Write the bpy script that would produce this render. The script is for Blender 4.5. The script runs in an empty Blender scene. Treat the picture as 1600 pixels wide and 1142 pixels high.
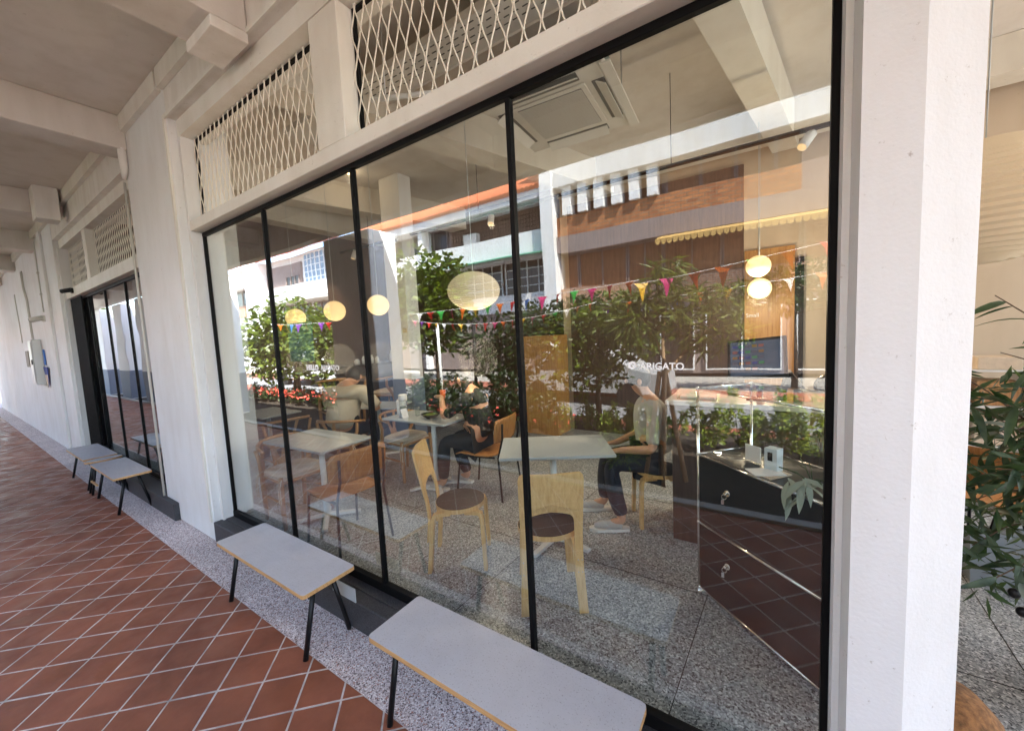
import bpy, bmesh, math, random
import numpy as np
from mathutils import Vector, Matrix, noise
random.seed(7); rng = np.random.default_rng(7)
PI = math.pi
sc = bpy.context.scene
COL = sc.collection

# ------------------------------------------------------------------ camera
CAM = Vector((0.0, -1.50784, 1.84778))
RX = Vector((0.83362152, 0.55015564, -0.04903001))
UP = Vector((-0.00531713, 0.09675759, 0.99529377))
FW = Vector((-0.55231050, 0.82943761, -0.08358446))
cd = bpy.data.cameras.new('camera'); cam = bpy.data.objects.new('camera', cd); COL.objects.link(cam)
cam.matrix_world = Matrix(((RX.x, UP.x, -FW.x, CAM.x), (RX.y, UP.y, -FW.y, CAM.y), (RX.z, UP.z, -FW.z, CAM.z), (0, 0, 0, 1)))
cd.sensor_width = 36; cd.lens = 13.5797; cd.clip_start = 0.02; cd.clip_end = 900
sc.camera = cam
# ------------------------------------------------------------------ sky and sun
SUN = Vector((0.55, 0.285, 0.785)).normalized()
w = bpy.data.worlds.new('World'); sc.world = w; w.use_nodes = True
wn = w.node_tree.nodes; bg = wn['Background']
sky = wn.new('ShaderNodeTexSky'); sky.sky_type = 'NISHITA'; sky.sun_disc = False
sky.sun_elevation = math.asin(SUN.z); sky.sun_rotation = math.atan2(SUN.x, SUN.y)
w.node_tree.links.new(sky.outputs[0], bg.inputs[0]); bg.inputs[1].default_value = 0.15
sl = bpy.data.lights.new('sun', 'SUN'); sl.energy = 5.0; sl.angle = math.radians(0.5); sl.color = (1.0, 0.95, 0.87)
so = bpy.data.objects.new('sun', sl); COL.objects.link(so); so.rotation_euler = (-SUN).to_track_quat('-Z', 'Y').to_euler()
# ------------------------------------------------------------------ exposure / render
sc.view_settings.view_transform = 'Standard'; sc.view_settings.look = 'None'
sc.view_settings.gamma = 1; sc.view_settings.use_curve_mapping = False
sc.view_settings.exposure = 2.95
sc.render.engine = 'CYCLES'
cy = sc.cycles
cy.use_denoising = True
cy.max_bounces = 10; cy.diffuse_bounces = 6; cy.glossy_bounces = 4; cy.transmission_bounces = 6; cy.transparent_max_bounces = 20
cy.sample_clamp_indirect = 6; cy.caustics_reflective = False; cy.caustics_refractive = False

# ------------------------------------------------------------------ materials
def mat(name, col=(.5, .5, .5), rough=.6, metal=0, spec=.5, var=0.0, vscale=8, bump=0.0, bscale=60, emit=None, es=0, coat=0):
    m = bpy.data.materials.new(name); m.use_nodes = True
    nt = m.node_tree; b = nt.nodes['Principled BSDF']
    b.inputs['Base Color'].default_value = (*col, 1); b.inputs['Roughness'].default_value = rough
    b.inputs['Metallic'].default_value = metal; b.inputs['Specular IOR Level'].default_value = spec
    if coat: b.inputs['Coat Weight'].default_value = coat
    if emit: b.inputs['Emission Color'].default_value = (*emit, 1); b.inputs['Emission Strength'].default_value = es
    geo = None
    if var or bump:
        geo = nt.nodes.new('ShaderNodeNewGeometry')
    if var:
        n = nt.nodes.new('ShaderNodeTexNoise'); n.inputs['Scale'].default_value = vscale; n.inputs['Detail'].default_value = 6
        n.inputs['Roughness'].default_value = .65
        nt.links.new(geo.outputs['Position'], n.inputs['Vector'])
        r = nt.nodes.new('ShaderNodeMapRange'); r.inputs[1].default_value = .3; r.inputs[2].default_value = .7
        r.inputs[3].default_value = 1 - var; r.inputs[4].default_value = 1 + var
        nt.links.new(n.outputs[0], r.inputs[0])
        mx = nt.nodes.new('ShaderNodeVectorMath'); mx.operation = 'SCALE'; mx.inputs[0].default_value = col
        nt.links.new(r.outputs[0], mx.inputs['Scale']); nt.links.new(mx.outputs[0], b.inputs['Base Color'])
    if bump:
        n2 = nt.nodes.new('ShaderNodeTexNoise'); n2.inputs['Scale'].default_value = bscale; n2.inputs['Detail'].default_value = 4
        nt.links.new(geo.outputs['Position'], n2.inputs['Vector'])
        bp = nt.nodes.new('ShaderNodeBump'); bp.inputs['Strength'].default_value = bump; bp.inputs['Distance'].default_value = .004
        nt.links.new(n2.outputs[0], bp.inputs['Height']); nt.links.new(bp.outputs[0], b.inputs['Normal'])
    return m
def ramp(nt, stops):
    r = nt.nodes.new('ShaderNodeValToRGB'); e = r.color_ramp.elements
    while len(e) < len(stops): e.new(.5)
    for k, (p, c) in enumerate(stops): e[k].position = p; e[k].color = (*c, 1)
    return r
def speckle(name, stops, scale, rough=.5, bump=.15, blotch=.0):
    m = mat(name, (.5, .5, .5), rough); nt = m.node_tree; b = nt.nodes['Principled BSDF']
    geo = nt.nodes.new('ShaderNodeNewGeometry')
    v = nt.nodes.new('ShaderNodeTexVoronoi'); v.inputs['Scale'].default_value = scale; v.feature = 'F1'
    nt.links.new(geo.outputs['Position'], v.inputs['Vector'])
    sep = nt.nodes.new('ShaderNodeSeparateColor'); nt.links.new(v.outputs['Color'], sep.inputs[0])
    r = ramp(nt, stops); r.color_ramp.interpolation = 'CONSTANT'; nt.links.new(sep.outputs[0], r.inputs[0])
    n = nt.nodes.new('ShaderNodeTexNoise'); n.inputs['Scale'].default_value = 2.2; n.inputs['Detail'].default_value = 5
    nt.links.new(geo.outputs['Position'], n.inputs['Vector'])
    mr = nt.nodes.new('ShaderNodeMapRange'); mr.inputs[1].default_value = .3; mr.inputs[2].default_value = .7; mr.inputs[3].default_value = 1 - blotch; mr.inputs[4].default_value = 1 + blotch
    nt.links.new(n.outputs[0], mr.inputs[0])
    mx = nt.nodes.new('ShaderNodeVectorMath'); mx.operation = 'SCALE'; nt.links.new(r.outputs[0], mx.inputs[0]); nt.links.new(mr.outputs[0], mx.inputs['Scale'])
    nt.links.new(mx.outputs[0], b.inputs['Base Color'])
    bp = nt.nodes.new('ShaderNodeBump'); bp.inputs['Strength'].default_value = bump; bp.inputs['Distance'].default_value = .002
    nt.links.new(v.outputs['Distance'], bp.inputs['Height']); nt.links.new(bp.outputs[0], b.inputs['Normal'])
    return m
def wood(name, c1, c2, axis=0, scale=14, rough=.45, stretch=14):
    m = mat(name, c1, rough); nt = m.node_tree; b = nt.nodes['Principled BSDF']
    tc = nt.nodes.new('ShaderNodeTexCoord'); mp = nt.nodes.new('ShaderNodeMapping')
    s = [stretch] * 3; s[axis] = 1; mp.inputs['Scale'].default_value = s
    nt.links.new(tc.outputs['Object'], mp.inputs[0])
    n = nt.nodes.new('ShaderNodeTexNoise'); n.inputs['Scale'].default_value = scale / 4; n.inputs['Detail'].default_value = 8; n.inputs['Distortion'].default_value = .6
    nt.links.new(mp.outputs[0], n.inputs[0])
    r = ramp(nt, [(.32, c2), (.62, c1)]); nt.links.new(n.outputs[0], r.inputs[0]); nt.links.new(r.outputs[0], b.inputs['Base Color'])
    bp = nt.nodes.new('ShaderNodeBump'); bp.inputs['Strength'].default_value = .12; bp.inputs['Distance'].default_value = .002
    nt.links.new(n.outputs[0], bp.inputs['Height']); nt.links.new(bp.outputs[0], b.inputs['Normal'])
    return m
def paint(name, col, scale=1.3, dirt=.16, rough=.7):
    """old wall paint: cloudy tone, faint vertical runs, pits and roller texture"""
    m = mat(name, col, rough, spec=.25); nt = m.node_tree; b = nt.nodes['Principled BSDF']
    geo = nt.nodes.new('ShaderNodeNewGeometry')
    n = nt.nodes.new('ShaderNodeTexNoise'); n.inputs['Scale'].default_value = scale; n.inputs['Detail'].default_value = 9; n.inputs['Roughness'].default_value = .62
    nt.links.new(geo.outputs['Position'], n.inputs['Vector'])
    mp = nt.nodes.new('ShaderNodeMapping'); mp.inputs['Scale'].default_value = (4, 4, .8); nt.links.new(geo.outputs['Position'], mp.inputs[0])
    n3 = nt.nodes.new('ShaderNodeTexNoise'); n3.inputs['Scale'].default_value = 1.6; n3.inputs['Detail'].default_value = 5; nt.links.new(mp.outputs[0], n3.inputs['Vector'])
    add = nt.nodes.new('ShaderNodeMath'); add.operation = 'ADD'; nt.links.new(n.outputs[0], add.inputs[0]); nt.links.new(n3.outputs[0], add.inputs[1])
    d = tuple(c * (1 - dirt * k) for c, k in zip(col, (1.0, 1.15, 1.4)))
    r = ramp(nt, [(.30, d), (.55, col), (.8, tuple(min(.86, c * 1.05) for c in col))])
    hf = nt.nodes.new('ShaderNodeMath'); hf.operation = 'MULTIPLY'; hf.inputs[1].default_value = .5; nt.links.new(add.outputs[0], hf.inputs[0])
    nt.links.new(hf.outputs[0], r.inputs[0])
    sp = nt.nodes.new('ShaderNodeTexNoise'); sp.inputs['Scale'].default_value = 34; sp.inputs['Detail'].default_value = 7; sp.inputs['Roughness'].default_value = .75; nt.links.new(geo.outputs['Position'], sp.inputs['Vector'])
    sr = ramp(nt, [(.63, (1, 1, 1)), (.70, (.62, .58, .53))]); nt.links.new(sp.outputs[0], sr.inputs[0])
    mm = nt.nodes.new('ShaderNodeVectorMath'); mm.operation = 'MULTIPLY'; nt.links.new(r.outputs[0], mm.inputs[0]); nt.links.new(sr.outputs[0], mm.inputs[1])
    nt.links.new(mm.outputs[0], b.inputs['Base Color'])
    n2 = nt.nodes.new('ShaderNodeTexNoise'); n2.inputs['Scale'].default_value = 95; n2.inputs['Detail'].default_value = 5
    nt.links.new(geo.outputs['Position'], n2.inputs['Vector'])
    bp = nt.nodes.new('ShaderNodeBump'); bp.inputs['Strength'].default_value = .28; bp.inputs['Distance'].default_value = .004
    nt.links.new(n2.outputs[0], bp.inputs['Height']); nt.links.new(bp.outputs[0], b.inputs['Normal'])
    return m
def foliage(name, dark, light, scale=6):
    m = bpy.data.materials.new(name); m.use_nodes = True; nt = m.node_tree; nt.nodes.remove(nt.nodes['Principled BSDF'])
    out = nt.nodes['Material Output']
    geo = nt.nodes.new('ShaderNodeNewGeometry'); n = nt.nodes.new('ShaderNodeTexNoise'); n.inputs['Scale'].default_value = scale; n.inputs['Detail'].default_value = 3
    nt.links.new(geo.outputs['Position'], n.inputs['Vector'])
    r = ramp(nt, [(.35, dark), (.68, light)]); nt.links.new(n.outputs[0], r.inputs[0])
    d = nt.nodes.new('ShaderNodeBsdfPrincipled'); d.inputs['Roughness'].default_value = .45
    t = nt.nodes.new('ShaderNodeBsdfTranslucent'); nt.links.new(r.outputs[0], d.inputs['Base Color'])
    sc_ = nt.nodes.new('ShaderNodeVectorMath'); sc_.operation = 'MULTIPLY'; sc_.inputs[1].default_value = (1.2, 1.25, .5) if name.startswith('leaf') else (1, 1, 1); nt.links.new(r.outputs[0], sc_.inputs[0])
    nt.links.new(sc_.outputs[0], t.inputs[0])
    mx = nt.nodes.new('ShaderNodeMixShader'); mx.inputs[0].default_value = .42
    nt.links.new(d.outputs[0], mx.inputs[1]); nt.links.new(t.outputs[0], mx.inputs[2]); nt.links.new(mx.outputs[0], out.inputs[0])
    return m
def glass(name, tint=(.93, .96, .95), base=.072, k=.9, power=2.7):
    m = bpy.data.materials.new(name); m.use_nodes = True; nt = m.node_tree; nt.nodes.remove(nt.nodes['Principled BSDF'])
    out = nt.nodes['Material Output']
    lw = nt.nodes.new('ShaderNodeLayerWeight'); lw.inputs[0].default_value = .5
    p = nt.nodes.new('ShaderNodeMath'); p.operation = 'POWER'; p.inputs[1].default_value = power; nt.links.new(lw.outputs['Facing'], p.inputs[0])
    a = nt.nodes.new('ShaderNodeMath'); a.operation = 'MULTIPLY_ADD'; a.inputs[1].default_value = k; a.inputs[2].default_value = base; nt.links.new(p.outputs[0], a.inputs[0])
    tr = nt.nodes.new('ShaderNodeBsdfTransparent'); tr.inputs[0].default_value = (*tint, 1)
    gl = nt.nodes.new('ShaderNodeBsdfGlossy'); gl.inputs['Roughness'].default_value = 0.0; gl.inputs[0].default_value = (1, 1, 1, 1)
    if name == 'shop_glass':
        gg = nt.nodes.new('ShaderNodeNewGeometry'); wn_ = nt.nodes.new('ShaderNodeTexNoise'); wn_.inputs['Scale'].default_value = 1.6; wn_.inputs['Detail'].default_value = 1
        nt.links.new(gg.outputs['Position'], wn_.inputs['Vector']); wb = nt.nodes.new('ShaderNodeBump'); wb.inputs['Strength'].default_value = 1; wb.inputs['Distance'].default_value = .0011
        nt.links.new(wn_.outputs[0], wb.inputs['Height']); nt.links.new(wb.outputs[0], gl.inputs['Normal'])
    mx = nt.nodes.new('ShaderNodeMixShader'); nt.links.new(a.outputs[0], mx.inputs[0]); nt.links.new(tr.outputs[0], mx.inputs[1]); nt.links.new(gl.outputs[0], mx.inputs[2])
    nt.links.new(mx.outputs[0], out.inputs[0])
    return m
def brickmat(name, c1, c2, mortar, scale=1.0, axis='xz'):
    m = mat(name, c1, .85); nt = m.node_tree; b = nt.nodes['Principled BSDF']
    geo = nt.nodes.new('ShaderNodeNewGeometry'); mp = nt.nodes.new('ShaderNodeMapping'); mp.inputs['Rotation'].default_value = (PI / 2, 0, 0)
    nt.links.new(geo.outputs['Position'], mp.inputs[0])
    br = nt.nodes.new('ShaderNodeTexBrick'); br.inputs['Color1'].default_value = (*c1, 1); br.inputs['Color2'].default_value = (*c2, 1); br.inputs['Mortar'].default_value = (*mortar, 1)
    br.inputs['Scale'].default_value = scale; br.inputs['Brick Width'].default_value = .24; br.inputs['Row Height'].default_value = .085; br.inputs['Mortar Size'].default_value = .012
    nt.links.new(mp.outputs[0], br.inputs['Vector']); nt.links.new(br.outputs[0], b.inputs['Base Color'])
    return m

M = {}
M['wall'] = paint('wall_paint', (.755, .725, .675), 1.3, .2)
M['ceil'] = paint('ceiling_paint', (.66, .615, .56), 1.0, .14)
M['trim'] = paint('trim_paint', (.75, .725, .66), 2.0, .14)
M['pierw'] = paint('pier_paint', (.745, .745, .735), 1.5, .11)
M['wire'] = mat('cream_metal', (.80, .75, .65), .5)
M['black'] = mat('black_metal', (.005, .005, .0055), .55, spec=.12)
M['blackleg'] = mat('black_leg_paint', (.006, .006, .007), .4, spec=.25)
M['sill'] = speckle('dark_granite', [(0, (.022, .021, .024)), (.3, (.038, .036, .039)), (.7, (.055, .053, .058))], 220, .6, .1, .15)
M['terr'] = speckle('washed_terrazzo', [(0, (.15, .11, .105)), (.14, (.44, .35, .33)), (.45, (.62, .53, .50)), (.78, (.78, .71, .68)), (.94, (.38, .19, .15))], 150, .75, .3, .12)
M['ifloor'] = speckle('interior_terrazzo', [(0, (.07, .078, .085)), (.14, (.22, .24, .25)), (.45, (.37, .395, .40)), (.78, (.52, .55, .555)), (.94, (.70, .73, .73))], 125, .38, .04, .1)
M['tile'] = mat('red_quarry_tile', (.255, .082, .042), .5, var=.30, vscale=2.0, bump=.22, bscale=34, spec=.4)
_nt = M['tile'].node_tree; _g = _nt.nodes.new('ShaderNodeNewGeometry'); _n = _nt.nodes.new('ShaderNodeTexNoise'); _n.inputs['Scale'].default_value = 5; _n.inputs['Detail'].default_value = 8
_nt.links.new(_g.outputs['Position'], _n.inputs['Vector']); _m = _nt.nodes.new('ShaderNodeMapRange'); _m.inputs[1].default_value = .35; _m.inputs[2].default_value = .65; _m.inputs[3].default_value = .34; _m.inputs[4].default_value = .72
_nt.links.new(_n.outputs[0], _m.inputs[0]); _nt.links.new(_m.outputs[0], _nt.nodes['Principled BSDF'].inputs['Roughness'])
M['grout'] = mat('pale_grout', (.52, .45, .40), .9, var=.42, vscale=7)
M['lam'] = mat('grey_laminate', (.47, .455, .47), .42, var=.05, vscale=9, bump=.05, bscale=300)
_l = M['lam'].node_tree; _b = _l.nodes['Principled BSDF']; _g2 = _l.nodes.new('ShaderNodeNewGeometry'); _mp = _l.nodes.new('ShaderNodeMapping'); _mp.inputs['Scale'].default_value = (3, 60, 1); _mp.inputs['Rotation'].default_value = (0, 0, .5); _l.links.new(_g2.outputs['Position'], _mp.inputs[0])
_w = _l.nodes.new('ShaderNodeTexNoise'); _w.inputs['Scale'].default_value = 2.5; _w.inputs['Detail'].default_value = 4; _l.links.new(_mp.outputs[0], _w.inputs['Vector'])
_r = _l.nodes.new('ShaderNodeMapRange'); _r.inputs[1].default_value = .4; _r.inputs[2].default_value = .7; _r.inputs[3].default_value = .30; _r.inputs[4].default_value = .58; _l.links.new(_w.outputs[0], _r.inputs[0]); _l.links.new(_r.outputs[0], _b.inputs['Roughness'])
_s = _l.nodes.new('ShaderNodeTexNoise'); _s.inputs['Scale'].default_value = 140; _s.inputs['Detail'].default_value = 3; _l.links.new(_g2.outputs['Position'], _s.inputs['Vector'])
_sr = ramp(_l, [(.30, (.72, .70, .68)), (.40, (1, 1, 1)), (.68, (1, 1, 1)), (.74, (1.15, 1.15, 1.15))]); _l.links.new(_s.outputs[0], _sr.inputs[0])
_mm = _l.nodes.new('ShaderNodeVectorMath'); _mm.operation = 'MULTIPLY'; _lk = _b.inputs['Base Color'].links[0].from_socket; _l.links.new(_lk, _mm.inputs[0]); _l.links.new(_sr.outputs[0], _mm.inputs[1]); _l.links.new(_mm.outputs[0], _b.inputs['Base Color'])
M['ply'] = wood('ply_edge', (.62, .36, .15), (.42, .22, .08), 0, 30)
M['birch'] = wood('birch_veneer', (.78, .53, .24), (.64, .40, .155), 2, 20, .4)
M['lino'] = mat('black_linoleum', (.014, .008, .007), .5, spec=.25)
M['oak'] = wood('oak_veneer', (.46, .215, .065), (.30, .125, .032), 2, 18, .4)
M['ash'] = wood('ash_wood', (.50, .27, .11), (.36, .18, .065), 2, 16, .45)
M['cush'] = mat('beige_cushion', (.68, .56, .43), .9, var=.1, vscale=20, bump=.5, bscale=160)
M['white'] = mat('white_metal', (.72, .73, .72), .4)
M['ttop'] = mat('grey_table_laminate', (.44, .48, .49), .3)
M['glass'] = glass('shop_glass')
M['glass2'] = glass('clear_glass', (.95, .97, .96), .05, .9, 5)
M['beige'] = paint('beige_wall_paint', (.55, .45, .34), 1.2, .1)
M['brown'] = wood('dark_brown_panel', (.085, .048, .036), (.055, .03, .024), 2, 10, .55)
M['wpanel'] = wood('honey_wood_panel', (.46, .24, .075), (.33, .15, .04), 2, 12, .4)
M['iceil'] = paint('interior_ceiling_paint', (.68, .64, .56), .8, .12)
M['ac'] = mat('ac_plastic', (.62, .60, .55), .45)
M['acd'] = mat('ac_grille_dark', (.10, .10, .09), .6)
M['bpanel'] = mat('black_drawer_metal', (.006, .006, .007), .3, spec=.2)
M['chrome'] = mat('chrome', (.82, .82, .82), .12, metal=1)
M['globe'] = mat('paper_globe', (.80, .62, .36), .8, emit=(1.0, .62, .26), es=.16)
M['paper'] = mat('paper_lantern', (.72, .62, .46), .9, emit=(1.0, .72, .4), es=.02)
M['lamp'] = mat('warm_lamp', (1, .8, .5), .5, emit=(1.0, .55, .15), es=3)
M['spotlens'] = mat('spot_lens', (.5, .4, .3), .3, emit=(1, .6, .25), es=.12)
M['skin'] = mat('skin', (.55, .30, .19), .5)
M['hair'] = mat('black_hair', (.012, .009, .008), .5)
M['shirt'] = mat('beige_shirt', (.50, .44, .34), .9, var=.08, vscale=14, bump=.9, bscale=22)
M['tee'] = mat('grey_tee', (.38, .37, .35), .9, bump=.8, bscale=20)
M['dark'] = mat('black_clothing', (.012, .012, .014), .9, bump=.6, bscale=20)
M['tan'] = mat('tan_trousers', (.42, .30, .18), .9, bump=.6, bscale=20)
M['denim'] = mat('navy_trousers', (.02, .024, .04), .9, bump=.6, bscale=20)
M['shoe'] = mat('shoe_grey', (.46, .45, .43), .7)
M['sole'] = mat('shoe_sole', (.75, .74, .70), .7)
M['asph'] = mat('asphalt', (.19, .19, .195), .9, var=.15, vscale=3, bump=.3, bscale=90)
M['brickpave'] = brickmat('brick_paving', (.34, .10, .055), (.26, .075, .04), (.30, .22, .18), 1)
M['soil'] = mat('soil', (.035, .026, .018), .95, var=.4, vscale=9, bump=.8, bscale=30)
M['pave'] = mat('concrete_pavement', (.36, .34, .31), .85, var=.12, vscale=2, bump=.2, bscale=50)
M['wwall'] = paint('white_house_paint', (.80, .80, .80), .5, .1)
M['gwall'] = paint('lilac_grey_paint', (.27, .215, .20), .5, .1)
M['brick'] = brickmat('orange_brick', (.50, .19, .06), (.29, .095, .03), (.24, .15, .09), .6)
M['brick2'] = brickmat('pale_brick', (.46, .22, .12), (.36, .17, .09), (.42, .33, .26), 1)
M['rooftile'] = mat('orange_roof_tile', (.55, .15, .055), .8, var=.2, vscale=4)
M['winglass'] = mat('window_glass', (.045, .035, .03), .12, spec=.6)
M['winblue'] = mat('window_glass_blue', (.20, .30, .42), .1, spec=.6)
M['curtain'] = mat('brown_curtain', (.24, .10, .04), .9, var=.2, vscale=5)
M['awny'] = mat('yellow_awning', (.48, .30, .09), .85)
M['awng'] = mat('green_awning', (.09, .30, .20), .8)
M['bark'] = mat('bark', (.13, .09, .06), .9, var=.3, vscale=9, bump=.8, bscale=25)
M['stake'] = mat('timber_stake', (.68, .44, .25), .8, var=.15, vscale=9)
M['leafA'] = foliage('leaf_mid', (.018, .045, .008), (.19, .25, .03))
M['leafB'] = foliage('leaf_dark', (.010, .030, .008), (.045, .085, .016))
M['leafC'] = foliage('leaf_lime', (.10, .17, .018), (.34, .40, .055), 9)
M['leafO'] = foliage('leaf_olive', (.028, .06, .034), (.10, .15, .085), 14)
M['leafY'] = foliage('leaf_yellow_green', (.05, .085, .012), (.24, .27, .04), 7)
M['barkL'] = mat('tan_bark', (.34, .22, .12), .85, var=.25, vscale=9, bump=.5, bscale=25)
M['leafS'] = mat('leaf_silver', (.30, .36, .30), .5)
M['pink'] = mat('pink_flower', (.78, .10, .07), .7)
M['dado'] = paint('blue_grey_dado', (.17, .20, .26), 2, .1)
M['burlap'] = mat('brown_felt', (.22, .10, .035), .95, var=.6, vscale=45, bump=1, bscale=60)
M['jute'] = mat('jute_weave', (.52, .36, .17), .95, var=.3, vscale=40, bump=1, bscale=120)
M['plaster'] = M['wall']
M['vinyl'] = mat('white_vinyl', (.85, .85, .85), .6)
M['screen'] = mat('till_screen', (.05, .06, .09), .2, emit=(.22, .28, .42), es=.03)
M['plastic'] = mat('black_plastic', (.010, .010, .011), .4, spec=.3)
M['steel'] = mat('grey_steel', (.5, .5, .49), .35, metal=.4)
M['galv'] = mat('painted_box', (.55, .53, .48), .5)
M['terracotta'] = mat('terracotta', (.36, .16, .09), .85)
M['marble'] = mat('white_worktop', (.74, .72, .70), .3)
def colmat(n, c, r=.75): M[n] = mat(n, c, r); return M[n]
for n, c in dict(flag_red=(.75, .04, .03), flag_orange=(.85, .22, .02), flag_yellow=(.85, .55, .03), flag_green=(.06, .55, .10), flag_blue=(.08, .25, .65), flag_pink=(.72, .05, .25), flag_purple=(.22, .05, .40), flag_white=(.8, .8, .8)).items(): M[n] = foliage(n, c, c)

# ------------------------------------------------------------------ mesh helpers
class MB:
    def __init__(s): s.v = []; s.f = []; s.sm = []
    def add(s, vs, fs, smooth=False):
        o = len(s.v); s.v += [tuple(v) for v in vs]
        for f in fs: s.f.append(tuple(i + o for i in f)); s.sm.append(smooth)
        return s
    def box(s, x0, x1, y0, y1, z0, z1, ch=0.0):
        if ch <= 0:
            return s.add([(x, y, z) for x in (x0, x1) for y in (y0, y1) for z in (z0, z1)],
                         [(0, 1, 3, 2), (4, 6, 7, 5), (0, 4, 5, 1), (2, 3, 7, 6), (0, 2, 6, 4), (1, 5, 7, 3)])
        bm = bmesh.new(); bmesh.ops.create_cube(bm, size=1)
        for v in bm.verts: v.co = ((x0 + x1) / 2 + v.co.x * (x1 - x0), (y0 + y1) / 2 + v.co.y * (y1 - y0), (z0 + z1) / 2 + v.co.z * (z1 - z0))
        bmesh.ops.bevel(bm, geom=bm.edges[:], offset=ch, segments=1, affect='EDGES', profile=.5)
        bm.verts.index_update(); vs = [v.co[:] for v in bm.verts]; fs = [tuple(v.index for v in f.verts) for f in bm.faces]; bm.free()
        return s.add(vs, fs)
    def obox(s, c, ax, ay, az):
        c, ax, ay, az = map(Vector, (c, ax, ay, az)); vs = [c + ax * i + ay * j + az * k for i in (-1, 1) for j in (-1, 1) for k in (-1, 1)]
        return s.add(vs, [(0, 1, 3, 2), (4, 6, 7, 5), (0, 4, 5, 1), (2, 3, 7, 6), (0, 2, 6, 4), (1, 5, 7, 3)])
    def tube(s, pts, r, n=8, caps=True, smooth=True):
        pts = [Vector(p) for p in pts]; rs = r if isinstance(r, (list, tuple)) else [r] * len(pts); vs = []; fs = []
        up = None
        for i, p in enumerate(pts):
            t = (pts[min(i + 1, len(pts) - 1)] - pts[max(i - 1, 0)]).normalized()
            if up is None: up = Vector((0, 0, 1)) if abs(t.z) < .9 else Vector((1, 0, 0))
            a = (up - t * up.dot(t)).normalized(); up = a; b = t.cross(a)
            for k in range(n):
                an = 2 * PI * k / n + PI / n; vs.append(p + (a * math.cos(an) + b * math.sin(an)) * rs[i])
        for i in range(len(pts) - 1):
            for k in range(n):
                k2 = (k + 1) % n; fs.append((i * n + k, i * n + k2, (i + 1) * n + k2, (i + 1) * n + k))
        o = len(s.v); s.add(vs, fs, smooth)
        if caps:
            s.f.append(tuple(o + k for k in reversed(range(n)))); s.sm.append(False)
            e = o + (len(pts) - 1) * n; s.f.append(tuple(e + k for k in range(n))); s.sm.append(False)
        return s
    def strip(s, pts, wv, hv):
        """rectangular bar swept along pts: wv / hv half-width vectors (single or one per point)"""
        pts = [Vector(p) for p in pts]; n = len(pts)
        W = [Vector(wv)] * n if not isinstance(wv, list) else [Vector(q) for q in wv]
        Hh = [Vector(hv)] * n if not isinstance(hv, list) else [Vector(q) for q in hv]
        vs = []; fs = []
        for p, a, b in zip(pts, W, Hh): vs += [p - a - b, p + a - b, p + a + b, p - a + b]
        for i in range(n - 1):
            for k in range(4): k2 = (k + 1) % 4; fs.append((i * 4 + k, i * 4 + k2, i * 4 + 4 + k2, i * 4 + 4 + k))
        fs += [(3, 2, 1, 0), (n * 4 - 4, n * 4 - 3, n * 4 - 2, n * 4 - 1)]
        return s.add(vs, fs)
    def lathe(s, prof, c=(0, 0, 0), n=20, smooth=True, sx=1, sy=1):
        vs = []; fs = []
        for r, z in prof:
            for k in range(n): a = 2 * PI * k / n; vs.append((c[0] + r * math.cos(a) * sx, c[1] + r * math.sin(a) * sy, c[2] + z))
        for i in range(len(prof) - 1):
            for k in range(n): k2 = (k + 1) % n; fs.append((i * n + k, i * n + k2, (i + 1) * n + k2, (i + 1) * n + k))
        o = len(s.v); s.add(vs, fs, smooth)
        if prof[0][0] > 1e-4: s.f.append(tuple(o + k for k in reversed(range(n)))); s.sm.append(False)
        if prof[-1][0] > 1e-4: e = o + (len(prof) - 1) * n; s.f.append(tuple(e + k for k in range(n))); s.sm.append(False)
        return s
    def ball(s, c, r, n=20, m=12, sz=1.0):
        return s.lathe([(max(1e-5, r * math.sin(PI * i / m)), -r * sz * math.cos(PI * i / m)) for i in range(m + 1)], c, n)
    def prism(s, poly, h0, h1, frame=None):
        """polygon [(a,b)] extruded h0..h1; frame=(O,A,B,N) maps a*A+b*B+h*N"""
        O, A, B, N = frame or ((0, 0, 0), (1, 0, 0), (0, 1, 0), (0, 0, 1)); O, A, B, N = map(Vector, (O, A, B, N)); n = len(poly)
        vs = [O + A * a + B * b + N * h0 for a, b in poly] + [O + A * a + B * b + N * h1 for a, b in poly]
        fs = [tuple(reversed(range(n))), tuple(range(n, 2 * n))] + [(k, (k + 1) % n, n + (k + 1) % n, n + k) for k in range(n)]
        return s.add(vs, fs)
    def mesh(s, name):
        me = bpy.data.meshes.new(name); me.from_pydata(s.v, [], s.f); me.polygons.foreach_set('use_smooth', s.sm)
        bm = bmesh.new(); bm.from_mesh(me); bmesh.ops.recalc_face_normals(bm, faces=bm.faces[:]); bm.to_mesh(me); bm.free()
        me.update(); return me
    def build(s, name, m, parent=None, world=True, **kw):
        if parent is not None and world:
            off = Vector((0, 0, 0)); p = parent
            while p is not None: off += p.location; p = p.parent
            s.v = [(a - off.x, b - off.y, c - off.z) for a, b, c in s.v]
        o = bpy.data.objects.new(name, s.mesh(name)); COL.objects.link(o); o.data.materials.append(m)
        if parent is not None: o.parent = parent
        for k, v in kw.items(): o[k] = v
        return o
def link(name, me, parent=None, loc=(0, 0, 0), rot=(0, 0, 0)):
    o = bpy.data.objects.new(name, me); COL.objects.link(o); o.location = loc; o.rotation_euler = rot
    if parent is not None: o.parent = parent
    return o
def thing(name, label, cat, loc=(0, 0, 0), rotz=0, group=None):
    o = bpy.data.objects.new(name, None); COL.objects.link(o); o.location = loc; o.rotation_euler = (0, 0, rotz); o.empty_display_size = .1
    o['label'] = label; o['category'] = cat
    if group: o['group'] = group
    return o
def tag(o, label, cat, group=None):
    o['label'] = label; o['category'] = cat
    if group: o['group'] = group
    return o
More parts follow.
